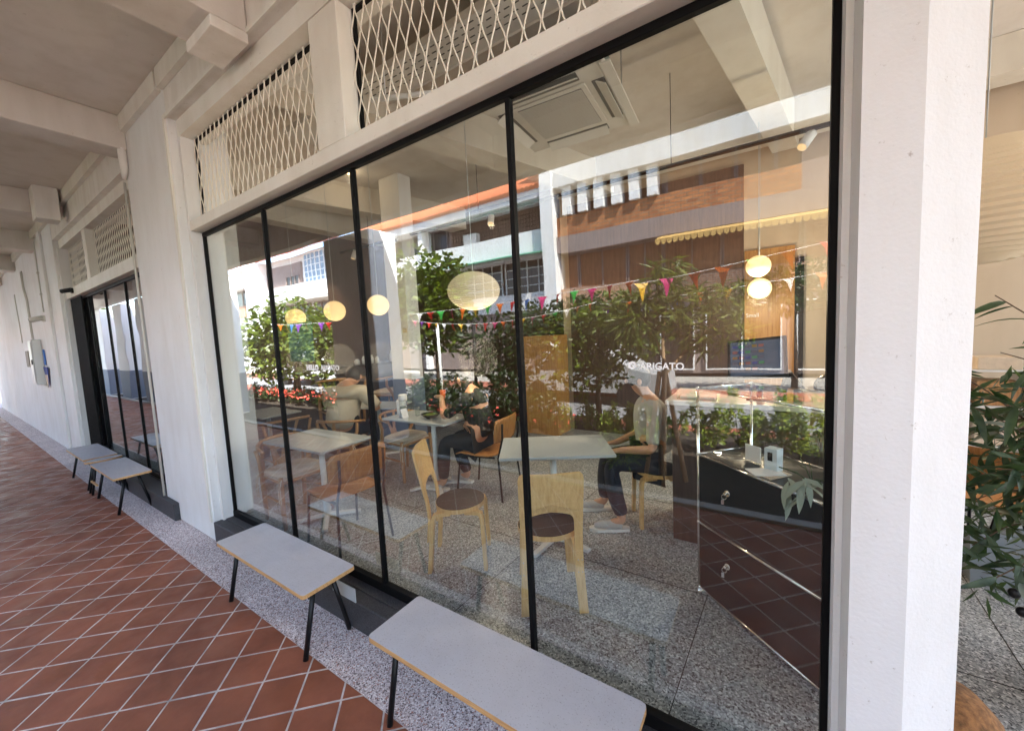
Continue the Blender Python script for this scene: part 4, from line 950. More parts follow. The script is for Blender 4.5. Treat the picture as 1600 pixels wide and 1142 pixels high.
cn3 = thing('wall_conduit', 'short thin conduit farthest along the white wall', 'conduit', (-15.6, -.18, 2.8)); MB().tube([(-15.6, -.182, 3.4), (-15.5, -.182, 2.4), (-15.5, -.182, 2.2)], .010, 6).build('pipe', M['galv'], cn3)
bx = thing('meter_cabinet', 'tall grey metal meter cabinet fixed to the far wall', 'meter box', (-13.1, -.16, 1.3))
MB().box(-13.30, -12.84, -.30, -.161, 1.25, 2.2, .01).build('casing', M['steel'], bx); MB().box(-13.26, -12.88, -.308, -.301, 1.30, 2.15, .003).build('door', M['steel'], bx); MB().box(-12.93, -12.90, -.325, -.309, 1.68, 1.78).build('handle', M['plastic'], bx)
sb_ = MB().box(-13.95, -13.52, -.30, -.161, 1.62, 1.98, .01).build('junction_box', mat('brown_box', (.26, .22, .17), .6)); tag(sb_, 'brown junction box left of the tall meter cabinet', 'junction box')
pn_ = thing('pennant', 'blue and white pennant hanging on the wall beside the meter cabinet', 'pennant', (-12.5, -.19, 1.5))
MB().prism([(-.26, 0), (.26, 0), (.10, -.38), (.02, -.42)], 0, .012, ((-12.5, -.18, 1.62), (1, 0, 0), (0, 0, 1), (0, -1, 0))).build('cloth', mat('pennant_blue', (.06, .08, .26), .8), pn_)
MB().prism([(-.16, -.16), (.2, -.16), (.10, -.38), (.02, -.42)], .0125, .016, ((-12.5, -.18, 1.62), (1, 0, 0), (0, 0, 1), (0, -1, 0))).build('band', M['cush'], pn_)
MB().box(-12.62, -12.5, -.185, -.170, 1.66, 1.98).build('tag', M['flag_blue'], pn_)

# ================================================================== DOORWAY SIDE: OLIVE, BASKET, SHELF
OL = thing('olive_plant', 'olive plant with long dark green leaves arching out beside the white pier', 'plant', (1.34, 1.05, IF))
MB().lathe([(.14, 0), (.2, .03), (.22, .36), (.20, .38), (.18, .34), (.001, .33)], (0, 0, 0), 20).build('pot', M['terracotta'], OL, False)
stems = MB(); lp = []
def world_ol(p): return Vector(p) - Vector((1.34, 1.05, IF))
r_ = np.random.default_rng(4)
targets = [(.72, .75, 1.90), (.60, .70, 1.62), (.66, .65, 1.52), (.80, .6, 1.42), (.62, .75, 1.32), (.72, .6, 1.20), (.66, .72, 1.08), (.80, .55, 1.02), (.68, .7, .92), (.78, .62, .84), (.90, .6, 1.55), (.92, .6, 1.20), (.95, .62, .95), (.9, .7, 1.75), (.70, .8, 1.42), (.74, .85, .98), (.86, .5, .80), (.82, .8, 1.3), (.68, .55, .86), (.66, .60, 1.24), (.78, .72, 1.12)]
targets += [(r_.uniform(.60, .88), r_.uniform(.5, .9), z) for z in np.linspace(.85, 1.72, 30)]
lmO = [lance(L, w_, c_).mesh('leaf') for L, w_, c_ in ((.12, .013, .35), (.105, .015, .15), (.135, .0145, .6))]
for me in lmO: me.materials.append(M['leafO'])
lmP = lance(.11, .014, .4).mesh('leaf'); lmP.materials.append(M['leafS'])
cnt = 0
for t_ in targets:
    T = Vector(t_); S0 = Vector((1.30, 1.02, .55 + .3 * r_.uniform())); mid = (S0 + T) / 2 + Vector((0, 0, .20 + .25 * r_.uniform()))
    pts = [S0.lerp(mid, q / 6).lerp(mid.lerp(T, q / 6), q / 6) for q in range(7)]
    stems.tube([world_ol(p) for p in pts], [.006 - .0007 * q for q in range(7)], 5)
    for q in range(4, 7):
        for s_ in range(2):
            if cnt >= 298: break
            p = pts[q - 1].lerp(pts[q], r_.uniform(.1, 1)); dd = (pts[q] - pts[q - 1]).normalized()
            az = math.atan2(dd.y, dd.x) + (1 if s_ % 2 else -1) * r_.uniform(.3, 1.3); lo = world_ol(p)
            link('leaf', lmP if r_.uniform() < .10 else lmO[cnt % 3], OL, lo, (r_.uniform(-1.0, 1.0), r_.uniform(-.5, .9), az)); cnt += 1
ex = np.array([[r_.uniform(.56, .95), r_.uniform(.5, .95), r_.uniform(.78, 1.62)] for _ in range(400)])
lv_ = leaves(ex, .105, 'leaf_mass', M['leafO'], OL, .24, .35, 77); lv_['kind'] = 'stuff'
stems.build('stem', M['bark'], OL, False)
fm_ = MB().ball((0, 0, 0), .016, 10, 8, 1.15).mesh('fruit'); fm_.materials.append(M['plastic'])
for k in range(7): link('fruit', fm_, OL, world_ol((.80 + r_.uniform(-.06, .1), .6 + r_.uniform(-.05, .05), .80 + r_.uniform(-.06, .1))))
BK = thing('lidded_basket', 'round jute basket with brown felt lid and rope handle by the doorway', 'basket', (.52, .30, IF + .0))
MB().lathe([(.09, 0), (.125, .05), (.135, .17), (.125, .23)], (0, 0, 0), 22).build('body', M['jute'], BK, False)
MB().lathe([(.135, .228), (.145, .25), (.125, .34), (.075, .40), (.001, .415)], (0, 0, 0), 22).build('lid', M['burlap'], BK, False)
MB().tube([(.11 + .085 * math.sin(PI * k / 12), -.04 + .085 * (k / 6 - 1) * .9, .27 + .05 * math.sin(PI * k / 12)) for k in range(13)], .010, 8).build('handle', M['burlap'], BK, False)
SHV = thing('display_shelf', 'low white open shelf with crates behind the olive plant', 'shelf', (1.7, 3.4, IF))
for x in (1.38, 1.74, 2.1): MB().box(x - .015, x + .015, 3.2, 3.55, IF, 1.36).build('side_panel', M['white'], SHV)
for z in (.30, .72, 1.05, 1.345): MB().box(1.365, 2.115, 3.2, 3.55, z, z + .015).build('shelf', M['white'], SHV)
for k, (x, z) in enumerate([(1.56, 1.36), (1.92, 1.36), (1.56, 1.065), (1.92, 1.065), (1.56, .735)]):
    o = MB().box(x - .12, x + .12, 3.24, 3.48, z + .001, z + [.1, .16, .2, .18, .22][k], .004).build('storage_box', [M['cush'], M['plastic'], M['ash'], M['vinyl'], M['cush']][k])
    tag(o, ['low beige box on top of the white shelf', 'black box on top of the white shelf', 'honey wood box on the upper level of the white shelf', 'white box on the upper level of the white shelf', 'beige box on the middle level of the white shelf'][k], 'box')
dup(s1, 'plywood chair glimpsed through the olive leaves, before the white shelf', (1.30, 2.25, IF), math.radians(60))
bgb = thing('shopping_bag', 'pale blue grey bag standing on the floor behind the olive plant', 'bag', (1.22, 2.0, IF))
MB().prism([(-.16, 0), (.16, 0), (.19, .32), (.05, .36), (-.17, .31)], -.06, .06, ((0, 0, 0), (1, 0, 0), (0, 0, 1), (0, 1, 0))).build('body', mat('bag_blue', (.30, .36, .42), .8), bgb, False)
MB().tube([(-.07, 0, .33), (-.05, 0, .45), (.05, 0, .45), (.07, 0, .34)], .006, 6).build('handle', M['plastic'], bgb, False)

# ================================================================== PEOPLE
def person(label, loc, rotz, cloth, legs, hair, arms, lean=.12, head_tilt=.25, shoe='shoe', scale=1.0, sitz=.46, wide=1.0):
    """seated figure facing local +x; origin on the floor under the hips"""
    t = thing('person', label, 'person', loc, rotz)
    H = sitz + .09
    sh = H + .46; lx = math.sin(lean) * .46
    nk = (lx + .03, 0, sh + .07); hd_ = (lx + .05 + head_tilt * .13, 0, sh + .20 - .09 * max(0, head_tilt - .3))
    J = [(0, 0, H, (.125, .16)), (lx * .4, 0, H + .17, (.11, .145)), (lx * .8, 0, H + .34, (.115, .165)), (lx, 0, sh, (.075, .10)), (*nk, .052), (hd_[0] - .01, 0, hd_[2] - .05, .07), (hd_[0], 0, hd_[2] + .03, (.095, .075)), (hd_[0] - .005, 0, hd_[2] + .09, .06)]
    E = [(0, 1), (1, 2), (2, 3), (3, 4), (4, 5), (5, 6), (6, 7)]
    Aj = []; Lj = []
    for k, sy in enumerate((1, -1)):
        el, ha = arms[k]
        i = len(J); J += [(lx, sy * .175, sh - .035, .052), (*el, .042), (*[(a * .35 + b * .65) for a, b in zip(el, ha)], .034), (*ha, .028), (ha[0] + .05, ha[1], ha[2] - .005, (.018, .038)), (ha[0] + .10, ha[1] - sy * .01, ha[2] - .012, (.010, .03))]
        E += [(3, i), (i, i + 1), (i + 1, i + 2), (i + 2, i + 3), (i + 3, i + 4), (i + 4, i + 5)]; Aj.append(i)
        j = len(J); kx, ky, fx, fy = legs[k]
        J += [(.08, sy * .09, H - .03, .09), (kx, ky, sitz + .05, .062), ((kx + fx) / 2 - .02, (ky + fy) / 2, .28, .055), (fx - .06, fy, .09, .040), (fx + .09, fy, .035, (.03, .04))]
        E += [(0, j), (j, j + 1), (j + 1, j + 2), (j + 2, j + 3), (j + 3, j + 4)]; Lj.append(j)
    body = skin_mesh(J, E, 'body', M['skin'], t)
    # shirt
    g = .016
    def fat(j, d): r = j[3]; return (*j[:3], tuple(q + d for q in r) if isinstance(r, tuple) else r + d)
    sj = [fat((0, 0, H - .02, (.13, .165)), g), fat(J[1], g + .006), fat(J[2], g), fat(J[3], g), (nk[0] - .012, 0, nk[2] - .045, .082), (nk[0] - .006, 0, nk[2] + .004, .064)]
    se = [(0, 1), (1, 2), (2, 3), (3, 4), (4, 5)]
    for i in Aj:
        k = len(sj); a, e = Vector(J[i][:3]), Vector(J[i + 1][:3]); sj += [fat(J[i], .018), (*a.lerp(e, .5), .064), (*a.lerp(e, .92), .056)]; se += [(3, k), (k, k + 1), (k + 1, k + 2)]
    if wide != 1: sj = [(x, y * (1 + (wide - 1) * .5), z, (q[0] * wide, q[1] * wide) if isinstance(q, tuple) else q * (1 + (wide - 1) * (1.2 if i > 5 else .2))) for i, (x, y, z, q) in enumerate(sj)]
    skin_mesh(sj, se, 'shirt', M[cloth[0]], t)
    tj = [fat((0, 0, H - .02, (.135, .17)), .012)]; te = []
    for j in Lj:
        k = len(tj); tj += [fat(J[j], .016), fat(J[j + 1], .018), fat(J[j + 2], .018), (J[j + 3][0], J[j + 3][1], .12, .058)]; te += [(0, k), (k, k + 1), (k + 1, k + 2), (k + 2, k + 3)]
    skin_mesh(tj, te, 'trousers', M[cloth[1]], t)
    for j in Lj:
        f_ = J[j + 4]; sh_ = skin_mesh([(f_[0] - .15, f_[1], .052, (.042, .040)), (f_[0] - .05, f_[1], .055, (.045, .042)), (f_[0] + .05, f_[1], .042, (.030, .044)), (f_[0] + .09, f_[1], .036, (.022, .036))], [(0, 1), (1, 2), (2, 3)], 'shoe', M[shoe], t)
        MB().prism([(f_[0] - .205, f_[1] - .03), (f_[0] - .1, f_[1] - .042), (f_[0] + .06, f_[1] - .05), (f_[0] + .125, f_[1] - .02), (f_[0] + .125, f_[1] + .02), (f_[0] + .06, f_[1] + .05), (f_[0] - .1, f_[1] + .042), (f_[0] - .205, f_[1] + .03)], .003, .028).build('sole', M['sole'], sh_, False)
    # hair cap and face features
    hb = MB(); hb.lathe([(max(1e-5, .088 * math.sin(PI * i / 14)), -.108 * math.cos(PI * i / 14)) for i in range(15)], (hd_[0] - .020, 0, hd_[2] + .028), 22, True, 1.12, 1.0)
    if hair == 'long': hb.lathe([(.03, -.26), (.062, -.20), (.076, -.08), (.070, .02), (.03, .06)], (hd_[0] - .055, 0, hd_[2] - .01), 18, True, .8, 1.0)
    hb.build('hair', M['hair'], t, False)
    fx = hd_[0] + .088; b = MB()
    b.ball((fx, 0, hd_[2] - .005), .014, 8, 6, 1.5)
    for sy in (1, -1): b.ball((hd_[0] - .005, sy * .078, hd_[2] - .005), .02, 8, 6, 1.5)
    b.build('nose_and_ears', M['skin'], body, False)
    b = MB()
    for sy in (1, -1): b.ball((hd_[0] + .083, sy * .03, hd_[2] + .022), .009, 8, 6)
    b.build('eye', M['hair'], body, False)
    return t
# beige shirt, back to the window, bent over the table
P1 = person('person in a beige shirt seated with back to the glass, head bowed', (-4.36, 1.20, IF), math.radians(112), ('shirt', 'denim'), [(.46, .12, .46, .12), (.46, -.12, .42, -.14)], 'short',
            [((.26, .30, .78), (.50, .16, .80)), ((.26, -.30, .78), (.50, -.16, .80))], lean=.30, head_tilt=1.1, sitz=.50, wide=1.28)
P1.scale = (1.08, 1.08, 1.04)
# black clothing at the water-jug table, facing left, elbow on the table
P2 = person('person in black seated at the table with the water jug, elbow raised', (-2.55, 1.70, IF), math.radians(188), ('dark', 'dark'), [(.42, .13, .50, .16), (.42, -.10, .36, -.12)], 'long',
            [((.36, .20, .83), (.50, .02, 1.02)), ((.30, -.24, .83), (.52, -.12, .84))], lean=.22, head_tilt=.6, sitz=.5)
ck = thing('orange_drink', 'orange drink with a straw held by the person in black', 'drink', (-3.07, 1.66, IF + .985))
MB().lathe([(.026, 0), (.036, .10), (.001, .101)], (0, 0, 0), 14).build('cup', mat('orange_drink', (.75, .13, .03), .4), ck, False); MB().tube([(0, 0, .09), (.012, -.01, .19)], .004, 6).build('straw', M['vinyl'], ck, False)
P3 = person('person in a grey T-shirt and dark trousers seated beside the cabinet', (-.80, 1.90, IF), math.radians(207), ('tee', 'denim'), [(.42, .13, .40, .22), (.42, -.10, .50, -.16)], 'short',
            [((.10, .27, .70), (.32, .13, .66)), ((.10, -.27, .70), (.33, -.10, .66))], lean=.12, head_tilt=.4, sitz=.49)

# ================================================================== PLANTING AND TREES OUTSIDE
def tree(label, base, forks, clumps, n, size, m, seed, r0=.07, aspect=.5, group='trees along the street', cat='tree', name='street_tree', droop=.3, flowers=None, bark='bark'):
    t = thing(name, label, cat, base, 0, group); b = MB()
    B = Vector(base)
    for f in forks:
        pts = [B] + [Vector(p) for p in f]; k = len(pts); b.tube(pts, [r0 * (1 - .8 * i / (k - 1)) for i in range(k)], 8)
    for c in clumps[::1]:
        st = Vector(forks[0][-1]); b.tube([st, st.lerp(Vector(c[:3]), .6) + Vector((0, 0, .05)), Vector(c[:3])], [r0 * .3, r0 * .18, r0 * .06], 5)
    b.build('trunk', M[bark], t)
    leaves(blob_points(clumps, n, seed), size, 'crown', M[m], t, aspect, droop, seed)
    if flowers: leaves(blob_points(flowers[0], flowers[1], seed + 1), .07, 'blossom', M['pink'], t, .9, 0, seed + 1)
    return t
# young frangipani-like tree with stakes just outside the walkway
def cl(x, y, z, s, sx=1, sz=.75): return (x, y, z, s * sx, s, s * sz)
def fz(x, y, z, q=1.2): return (x * q, 1.508 + (y - 1.508) * q, 1.848 + (z - 1.848) * q)
def cf(x, y, z, r): x, y, z = fz(x, y, z); return (x, y, z, r * 1.2, r * 1.2, r * .85)
tr4 = tree('young tree with long narrow leaves on timber stakes, nearest the walkway', (-1.06, -3.25, -.02), [[(-1.10, -3.4, .9), fz(-1.0, -3.25, 1.35), fz(-1.15, -3.3, 1.8)], [(-1.10, -3.4, .9), fz(-1.0, -3.25, 1.3), fz(-.7, -3.3, 1.65), fz(-.45, -3.35, 1.9)], [(-1.08, -3.5, 1.1), fz(-1.02, -3.2, 1.75), fz(-.95, -3.2, 2.2)]],
           [cf(-1.35, -3.3, 1.95, .30), cf(-1.0, -3.35, 2.15, .34), cf(-.75, -3.25, 1.85, .30), cf(-.45, -3.4, 2.1, .30), cf(-.95, -3.3, 2.45, .24), cf(-.6, -3.4, 1.65, .22), cf(-1.5, -3.5, 2.2, .24), cf(-.3, -3.4, 1.8, .2)], 1500, .24, 'leafY', 11, .042, .16, droop=.15, bark='barkL')
for k, (x, y, dx, dy) in enumerate([(-1.20, -2.98, .14, -.2), (-.98, -2.96, -.03, -.22), (-.80, -3.30, -.22, .04)]):
    o = MB().tube([(x, y, -.02), (x + dx, y + dy, 1.32)], .028, 8).build('timber_stake', M['stake']); tag(o, ['left timber stake leaning against the young tree', 'middle timber stake leaning against the young tree', 'right timber stake leaning against the young tree'][k], 'stake', 'stakes propping the young tree')
# low hedge, right
def shrub(label, x0, x1, y0, y1, h, n, m, seed, size=.075, cat='hedge', name='hedge', asp=.5, grp=None):
    t = thing(name, label, cat, ((x0 + x1) / 2, (y0 + y1) / 2, -.02), 0, grp); r = np.random.default_rng(seed); b = MB(); pts = []
    k = max(3, int((x1 - x0) * (y1 - y0) * 26))
    for i in range(k):
        x, y = r.uniform(x0, x1), r.uniform(y0, y1); hh = h * r.uniform(.6, 1.12); lx, ly = r.normal() * .07, r.normal() * .07
        b.tube([(x, y, -.02), (x + lx, y + ly, hh)], [.008, .003], 4, False)
        q = max(6, n // k); tt = r.uniform(.15, 1.0, q) ** .8; an = r.uniform(0, 6.28, q); rad = .13 * (1.05 - tt * .8)
        pts.append(np.stack([x + lx * tt + np.cos(an) * rad, y + ly * tt + np.sin(an) * rad, hh * tt], 1))
    b.build('stems', M['bark'], t); leaves(np.concatenate(pts), size, 'foliage', M[m], t, asp, -.2, seed); return t
shrub('bright lime green clipped hedge beyond the walkway at the right', -1.0, 1.7, -4.95, -4.40, .82, 6800, 'leafC', 21, .085)
shrub('lime green hedge section beside the young tree', -2.9, -1.05, -5.0, -4.45, .58, 4200, 'leafC', 22, .08)
shrub('dark low shrubs under the street trees in the middle', -7.2, -3.0, -5.1, -4.2, .95, 8500, 'leafB', 23, .09)
t = shrub('low shrubs edged with coral red flowers at the left of the bed', -17, -8.2, -5.2, -4.4, .45, 6500, 'leafB', 24, .10, name='flower_bed', cat='shrubs')
r_ = np.random.default_rng(5); fp = np.stack([r_.uniform(-17, -7.8, 620), r_.uniform(-4.75, -4.35, 620), r_.uniform(.22, .42, 620)], 1); leaves(fp, .09, 'blossom', M['pink'], t, .9, -.3, 5)
fp = np.stack([r_.uniform(-6.2, -2.6, 70), r_.uniform(-4.4, -4.15, 70), r_.uniform(.2, .5, 70)], 1); t5 = leaves(fp, .07, 'coral_blossom', M['pink'], None, .9, -.3, 6); t5['kind'] = 'stuff'
pp = thing('potted_plant', 'small potted bush at the walkway edge beside the timber stakes', 'plant', (-1.45, -3.0, -.02))
MB().lathe([(.11, 0), (.16, .22), (.15, .23), (.001, .2)], (0, 0, 0), 16).build('pot', M['plastic'], pp, False); leaves(blob_points([(-1.45, -3.0, .40, .24, .24, .2)], 420, 9), .08, 'foliage', M['leafC'], pp, .5, -.1, 9)
# bigger trees behind the bed
tree('broad dark green street tree at the far left of the reflection', (-13.2, -5.2, -.02), [[(-13.1, -5.2, .9), (-13.0, -5.2, 1.6)]], [cl(-14.6, -5.2, 2.2, .95), cl(-13.3, -5.1, 2.65, .95), cl(-12.2, -5.3, 2.2, .9), (-13.4, -5.0, 1.5, 1.6, .8, .6), cl(-15.8, -5.3, 1.9, .8), cl(-14.2, -5.0, 1.2, .8)], 3400, .24, 'leafA', 31, .14)
tree('bushy street tree behind the flower bed, near the outer column', (-10.2, -5.0, -.02), [[(-10.2, -5.0, .8), (-10.1, -5.0, 1.5)]], [cl(-10.9, -5.0, 2.0, .8), cl(-10.0, -5.1, 2.25, .8), cl(-9.2, -5.0, 1.9, .7), (-10.2, -4.8, 1.3, 1.3, .7, .6)], 2600, .22, 'leafA', 32, .12)
tree('tall round leaved tree rising right of the outer column', (-7.0, -5.6, -.02), [[(-7.0, -5.6, 1.3), (-7.0, -5.6, 2.2)]], [cl(-7.6, -5.6, 3.5, .7), cl(-6.7, -5.6, 3.3, .75), cl(-7.2, -5.5, 2.7, .9), cl(-6.4, -5.5, 2.6, .6), cl(-8.0, -5.6, 2.6, .8), cl(-6.9, -5.5, 1.9, .7)], 3200, .17, 'leafA', 33, .1, .75)
tree('dark leafy tree in the middle of the street row', (-4.6, -5.4, -.02), [[(-4.6, -5.4, .8), (-4.6, -5.4, 1.4)]], [cl(-5.2, -5.4, 1.7, .6), cl(-4.3, -5.4, 1.85, .65), cl(-3.5, -5.5, 1.8, .6), cl(-4.6, -5.3, 1.2, .7)], 2400, .16, 'leafB', 34, .08)
tree('rounded green tree left of the young staked tree', (-2.6, -5.2, -.02), [[(-2.6, -5.2, .8), (-2.6, -5.2, 1.3)]], [cl(-3.1, -5.2, 1.75, .55), cl(-2.4, -5.2, 2.0, .6), cl(-2.0, -5.3, 1.6, .5), cl(-2.7, -5.1, 1.2, .65)], 2400, .15, 'leafA', 35, .07)
tree('leafy tree at the right behind the lime hedge', (.6, -11.3, -.03), [[(.6, -11.3, 1.2), (.6, -11.3, 2.0)]], [cl(.2, -11.3, 2.6, .8), cl(1.1, -11.3, 2.8, .8), cl(-.8, -11.4, 2.3, .8), cl(2.2, -11.4, 2.2, .8)], 2000, .22, 'leafB', 36, .09)
tree('tree across the road before the white balcony house', (-14, -11.6, -.03), [[(-14, -11.6, 1.2), (-14, -11.6, 2.2)]], [cl(-15, -11.6, 2.6, 1.1), cl(-13.4, -11.6, 3.0, 1.1), cl(-12, -11.6, 2.4, 1.0)], 2200, .28, 'leafB', 37, .12)
tree('tree across the road before the brick fronted house', (-6.2, -11.6, -.03), [[(-6.2, -11.6, 1.2), (-6.2, -11.6, 2.2)]], [cl(-7.2, -11.6, 2.2, .9), cl(-5.6, -11.6, 2.4, .9), cl(-4.2, -11.6, 2.0, .8)], 2000, .25, 'leafB', 38, .12)
tree('big tree at the far left end of the walkway', (-31, -2.0, -.02), [[(-31, -2, 2), (-31, -2, 3.4)]], [cl(-31, -2, 4.4, 1.8), cl(-29.8, -3.2, 3.6, 1.5), cl(-32, -.6, 3.4, 1.5), cl(-30.5, -4.5, 2.6, 1.4)], 2600, .4, 'leafA', 39, .25)
for x, lab in ((-6.35, 'pale slim lamp post among the street trees'), (-5.3, 'dark slim post standing right of the pale lamp post')):
    o = MB().tube([(x, -5.0, -.02), (x, -5.0, 2.15)], .035, 8).build('post', M['white'] if x < -6 else M['plastic']); tag(o, lab, 'post')
# white parked van seen through the leaves
def parked_car(x, label, m):
    t = thing('parked_car', label, 'car', (x, -8.9, -.155), 0, 'cars parked across the road')
    pr = [(-2.1, .35), (-2.05, .75), (-1.5, .88), (-.9, 1.38), (.7, 1.42), (1.35, .95), (2.05, .82), (2.1, .35)]
    MB().prism(pr, -.82, .82, ((0, 0, 0), (1, 0, 0), (0, 0, 1), (0, 1, 0))).build('body', m, t, False)
    for sy in (-.825, .825): MB().prism([(-1.25, .92), (-.82, 1.32), (.62, 1.35), (1.12, .96)], -.004, .004, ((0, sy, 0), (1, 0, 0), (0, 0, 1), (0, 1, 0))).build('side_window', M['winglass'], t, False)
    for wx in (-1.3, 1.3):
        for sy in (-.74, .74): MB().tube([(wx, sy - .1, .31), (wx, sy + .1, .31)], .31, 18).build('wheel', M['plastic'], t, False)
    return t
parked_car(-4.2, 'silver parked car half hidden by the middle trees', mat('silver_paint', (.5, .5, .5), .3, metal=.3)); parked_car(-18.5, 'white parked car behind the flower bed at the left', mat('white_paint', (.75, .75, .75), .3))

# ---- bunting
def bunting(label, x0, x1, y, z0, z1, sag, n, size, seed):
    t = thing('bunting', label, 'bunting', ((x0 + x1) / 2, y, (z0 + z1) / 2), 0, 'strings of coloured bunting'); r = random.Random(seed)
    P = lambda s: Vector((x0 + (x1 - x0) * s, y, z0 + (z1 - z0) * s - sag * 4 * s * (1 - s)))
    MB().tube([P(k / 20) for k in range(21)], .005, 5).build('cord', M['vinyl'], t)
    names = ['flag_red', 'flag_orange', 'flag_yellow', 'flag_green', 'flag_blue', 'flag_pink', 'flag_white', 'flag_purple', 'flag_orange', 'flag_red']
    for k in range(n):
        s = (k + .5) / n; p = P(s); sw = r.uniform(-.9, .9); d = Vector((math.cos(sw), math.sin(sw), 0)); h = size * r.uniform(.9, 1.25); tw = r.uniform(-.35, .35)
        b = MB(); nrm = Vector((-d.y, d.x, 0)); a = p - d * size * .45; c = p + d * size * .45; e = p + Vector((0, 0, -h)) + nrm * h * tw; q = (a + c) / 2 * .5 + e * .5 + nrm * .03
        th = nrm * .0012
        vs = [a, c, q + (c - q) * .5, e, q + (a - q) * .5]; vs = [v + th for v in vs] + [v - th for v in vs]
        b.add(vs, [(0, 1, 2, 3, 4), (9, 8, 7, 6, 5)] + [(i, (i + 1) % 5, 5 + (i + 1) % 5, 5 + i) for i in range(5)]); b.build('flag', M[names[(k * 3 + seed + r.randint(0, 2)) % 10]], t)
    return t
bunting('upper string of large bunting flags at the right, near the globes', -1.6, 1.0, -3.9, 2.42, 2.72, .03, 8, .22, 1)
bunting('long upper bunting string crossing the middle panes', -6.3, -1.5, -4.05, 2.34, 2.5, .05, 17, .18, 2)
bunting('lower bunting string dipping across the middle panes', -6.3, -2.2, -4.2, 2.22, 2.25, .18, 20, .13, 3)
bunting('bunting string left of the outer column among the leaves', -12.0, -7.0, -4.05, 2.44, 2.36, .06, 15, .2, 4)
bunting('lower bunting string at the right, behind the large flags', -2.2, 1.0, -4.3, 2.22, 2.42, .05, 10, .16, 5)

# ================================================================== HOUSES ACROSS THE ROAD (facades at y = -15)
D = -15.0
def win(parent, x0, x1, z0, z1, nx, nz, fm='wwall', gm='winglass', y=D, fr_=.045):
    f = MB(); f.box(x0, x1, y, y + .10, z0, z0 + fr_); f.box(x0, x1, y, y + .10, z1 - fr_, z1)
    for i in range(nx + 1):
        x = x0 + (x1 - x0 - fr_) * i / nx; f.box(x, x + fr_, y, y + .097, z0 + fr_, z1 - fr_)
    for j in range(1, nz):
        z = z0 + (z1 - z0) * j / nz; f.box(x0 + fr_, x1 - fr_, y + .01, y + .09, z - fr_ * .4, z + fr_ * .4)
    w_ = f.build('window', M[fm], parent)
    MB().box(x0 + .01, x1 - .01, y + .015, y + .035, z0 + .01, z1 - .01).build('pane', M[gm], w_)
    return w_
H1 = thing('brick_house', 'brick and white three storey house with white louvre blades and a yellow awning', 'building', (-3, D - 5, -.03))
MB().box(-8.0, 9, D - 9, D - .35, -.1, 9.9).build('body', M['gwall'], H1)
MB().box(-8.0, 9, D - .348, D + .55, 8.10, 11.6).build('parapet', paint('parapet_paint', (.60, .61, .62), .6, .18), H1)
MB().box(-8.0, .9, D - .348, D + .20, 6.08, 6.94).build('brick_spandrel', M['brick'], H1)
MB().box(-8.0, 9, D - .348, D + .34, 5.32, 6.078).build('slab_band', M['gwall'], H1)
MB().box(.9, 9, D - .348, D + .15, 6.08, 8.1).build('end_wall', M['gwall'], H1)
MB().box(-8.0, 9, D - .348, D + .16, 2.75, 3.70).build('brick_spandrel', M['brick2'], H1)
MB().box(-8.0, 9, D - .348, D + .10, -.03, 2.748).build('ground_floor_wall', M['gwall'], H1)
for k in range(6): MB().box(-7.62 + k * .72, -7.22 + k * .72, D - .1, D + .38, 6.95, 8.098).build('louvre_blade', M['wwall'], H1)
win(H1, -7.95, -3.6, 6.945, 8.095, 6, 1, 'curtain', 'curtain', D - .3)
for x0, x1 in ((-3.38, -2.18), (-2.15, -1.0), (-.97, .2), (.22, .88)): win(H1, x0, x1, 6.945, 8.095, 1, 1, 'gwall', 'curtain', D - .2)
for x0, x1 in ((-7.95, -7.2), (-7.15, -5.0), (-4.95, -3.55), (-3.5, -1.5), (-1.45, .9), (1.0, 3.0)): win(H1, x0, x1, 3.72, 5.31, 1 if x1 - x0 < 1 else 2, 1, 'gwall', 'curtain', D - .25)
aw = MB().strip([(-3.55, D + .2, 5.30), (-3.55, D + 1.15, 4.98)], (0, 0, 0), (0, 0, 0)) if False else MB()
aw.add([(-3.55, D + .2, 5.34), (1.7, D + .2, 5.34), (1.7, D + 1.1, 5.06), (-3.55, D + 1.1, 5.06), (-3.55, D + .2, 5.31), (1.7, D + .2, 5.31), (1.7, D + 1.1, 5.03), (-3.55, D + 1.1, 5.03)], [(0, 1, 2, 3), (7, 6, 5, 4), (0, 3, 7, 4), (1, 5, 6, 2), (3, 2, 6, 7), (0, 4, 5, 1)])
a_ = aw.build('awning', M['awny'], H1)
for k in range(26):
    x = -3.55 + k * .2019; MB().prism([(0, 0), (.19, 0), (.17, -.14), (.095, -.19), (.02, -.14)], -.006, .006, ((x, D + 1.1, 5.03), (1, 0, 0), (0, 0, 1), (0, -1, 0))).build('valance', M['awny'], a_)
MB().box(-8.62, -8.002, D - 1, D + .62, -.03, 11.6).build('pilaster', M['wwall'], H1)
for x0, x1 in ((-7.6, -5.2), (-4.8, -2.4), (-2.0, .4), (.8, 3.2)): win(H1, x0, x1, .1, 2.5, 2, 1, 'wwall', 'winglass', D + .1)
H2 = thing('balcony_house', 'white balcony house with orange tiled eave, breeze block screen and green awning', 'building', (-15, D - 5, -.03))
MB().box(-24.5, -8.624, D - 9, D - .6, -.1, 8.35).build('body', M['gwall'], H2)
MB().box(-24.5, -8.624, D - .598, D + .25, 6.28 - .85, 6.62).build('balcony_parapet', M['wwall'], H2)
MB().box(-24.5, -8.624, D - .598, D + .1, 2.9, 3.75).build('balcony_parapet', M['wwall'], H2)
MB().box(-24.5, -8.624, D - .598, D + .0, -.03, 2.898).build('ground_floor_wall', M['gwall'], H2)
MB().box(-24.6, -8.63, D - .598, D + .5, 7.95, 8.30).build('eave_fascia', M['wwall'], H2)
rf = MB()
n_ = 64
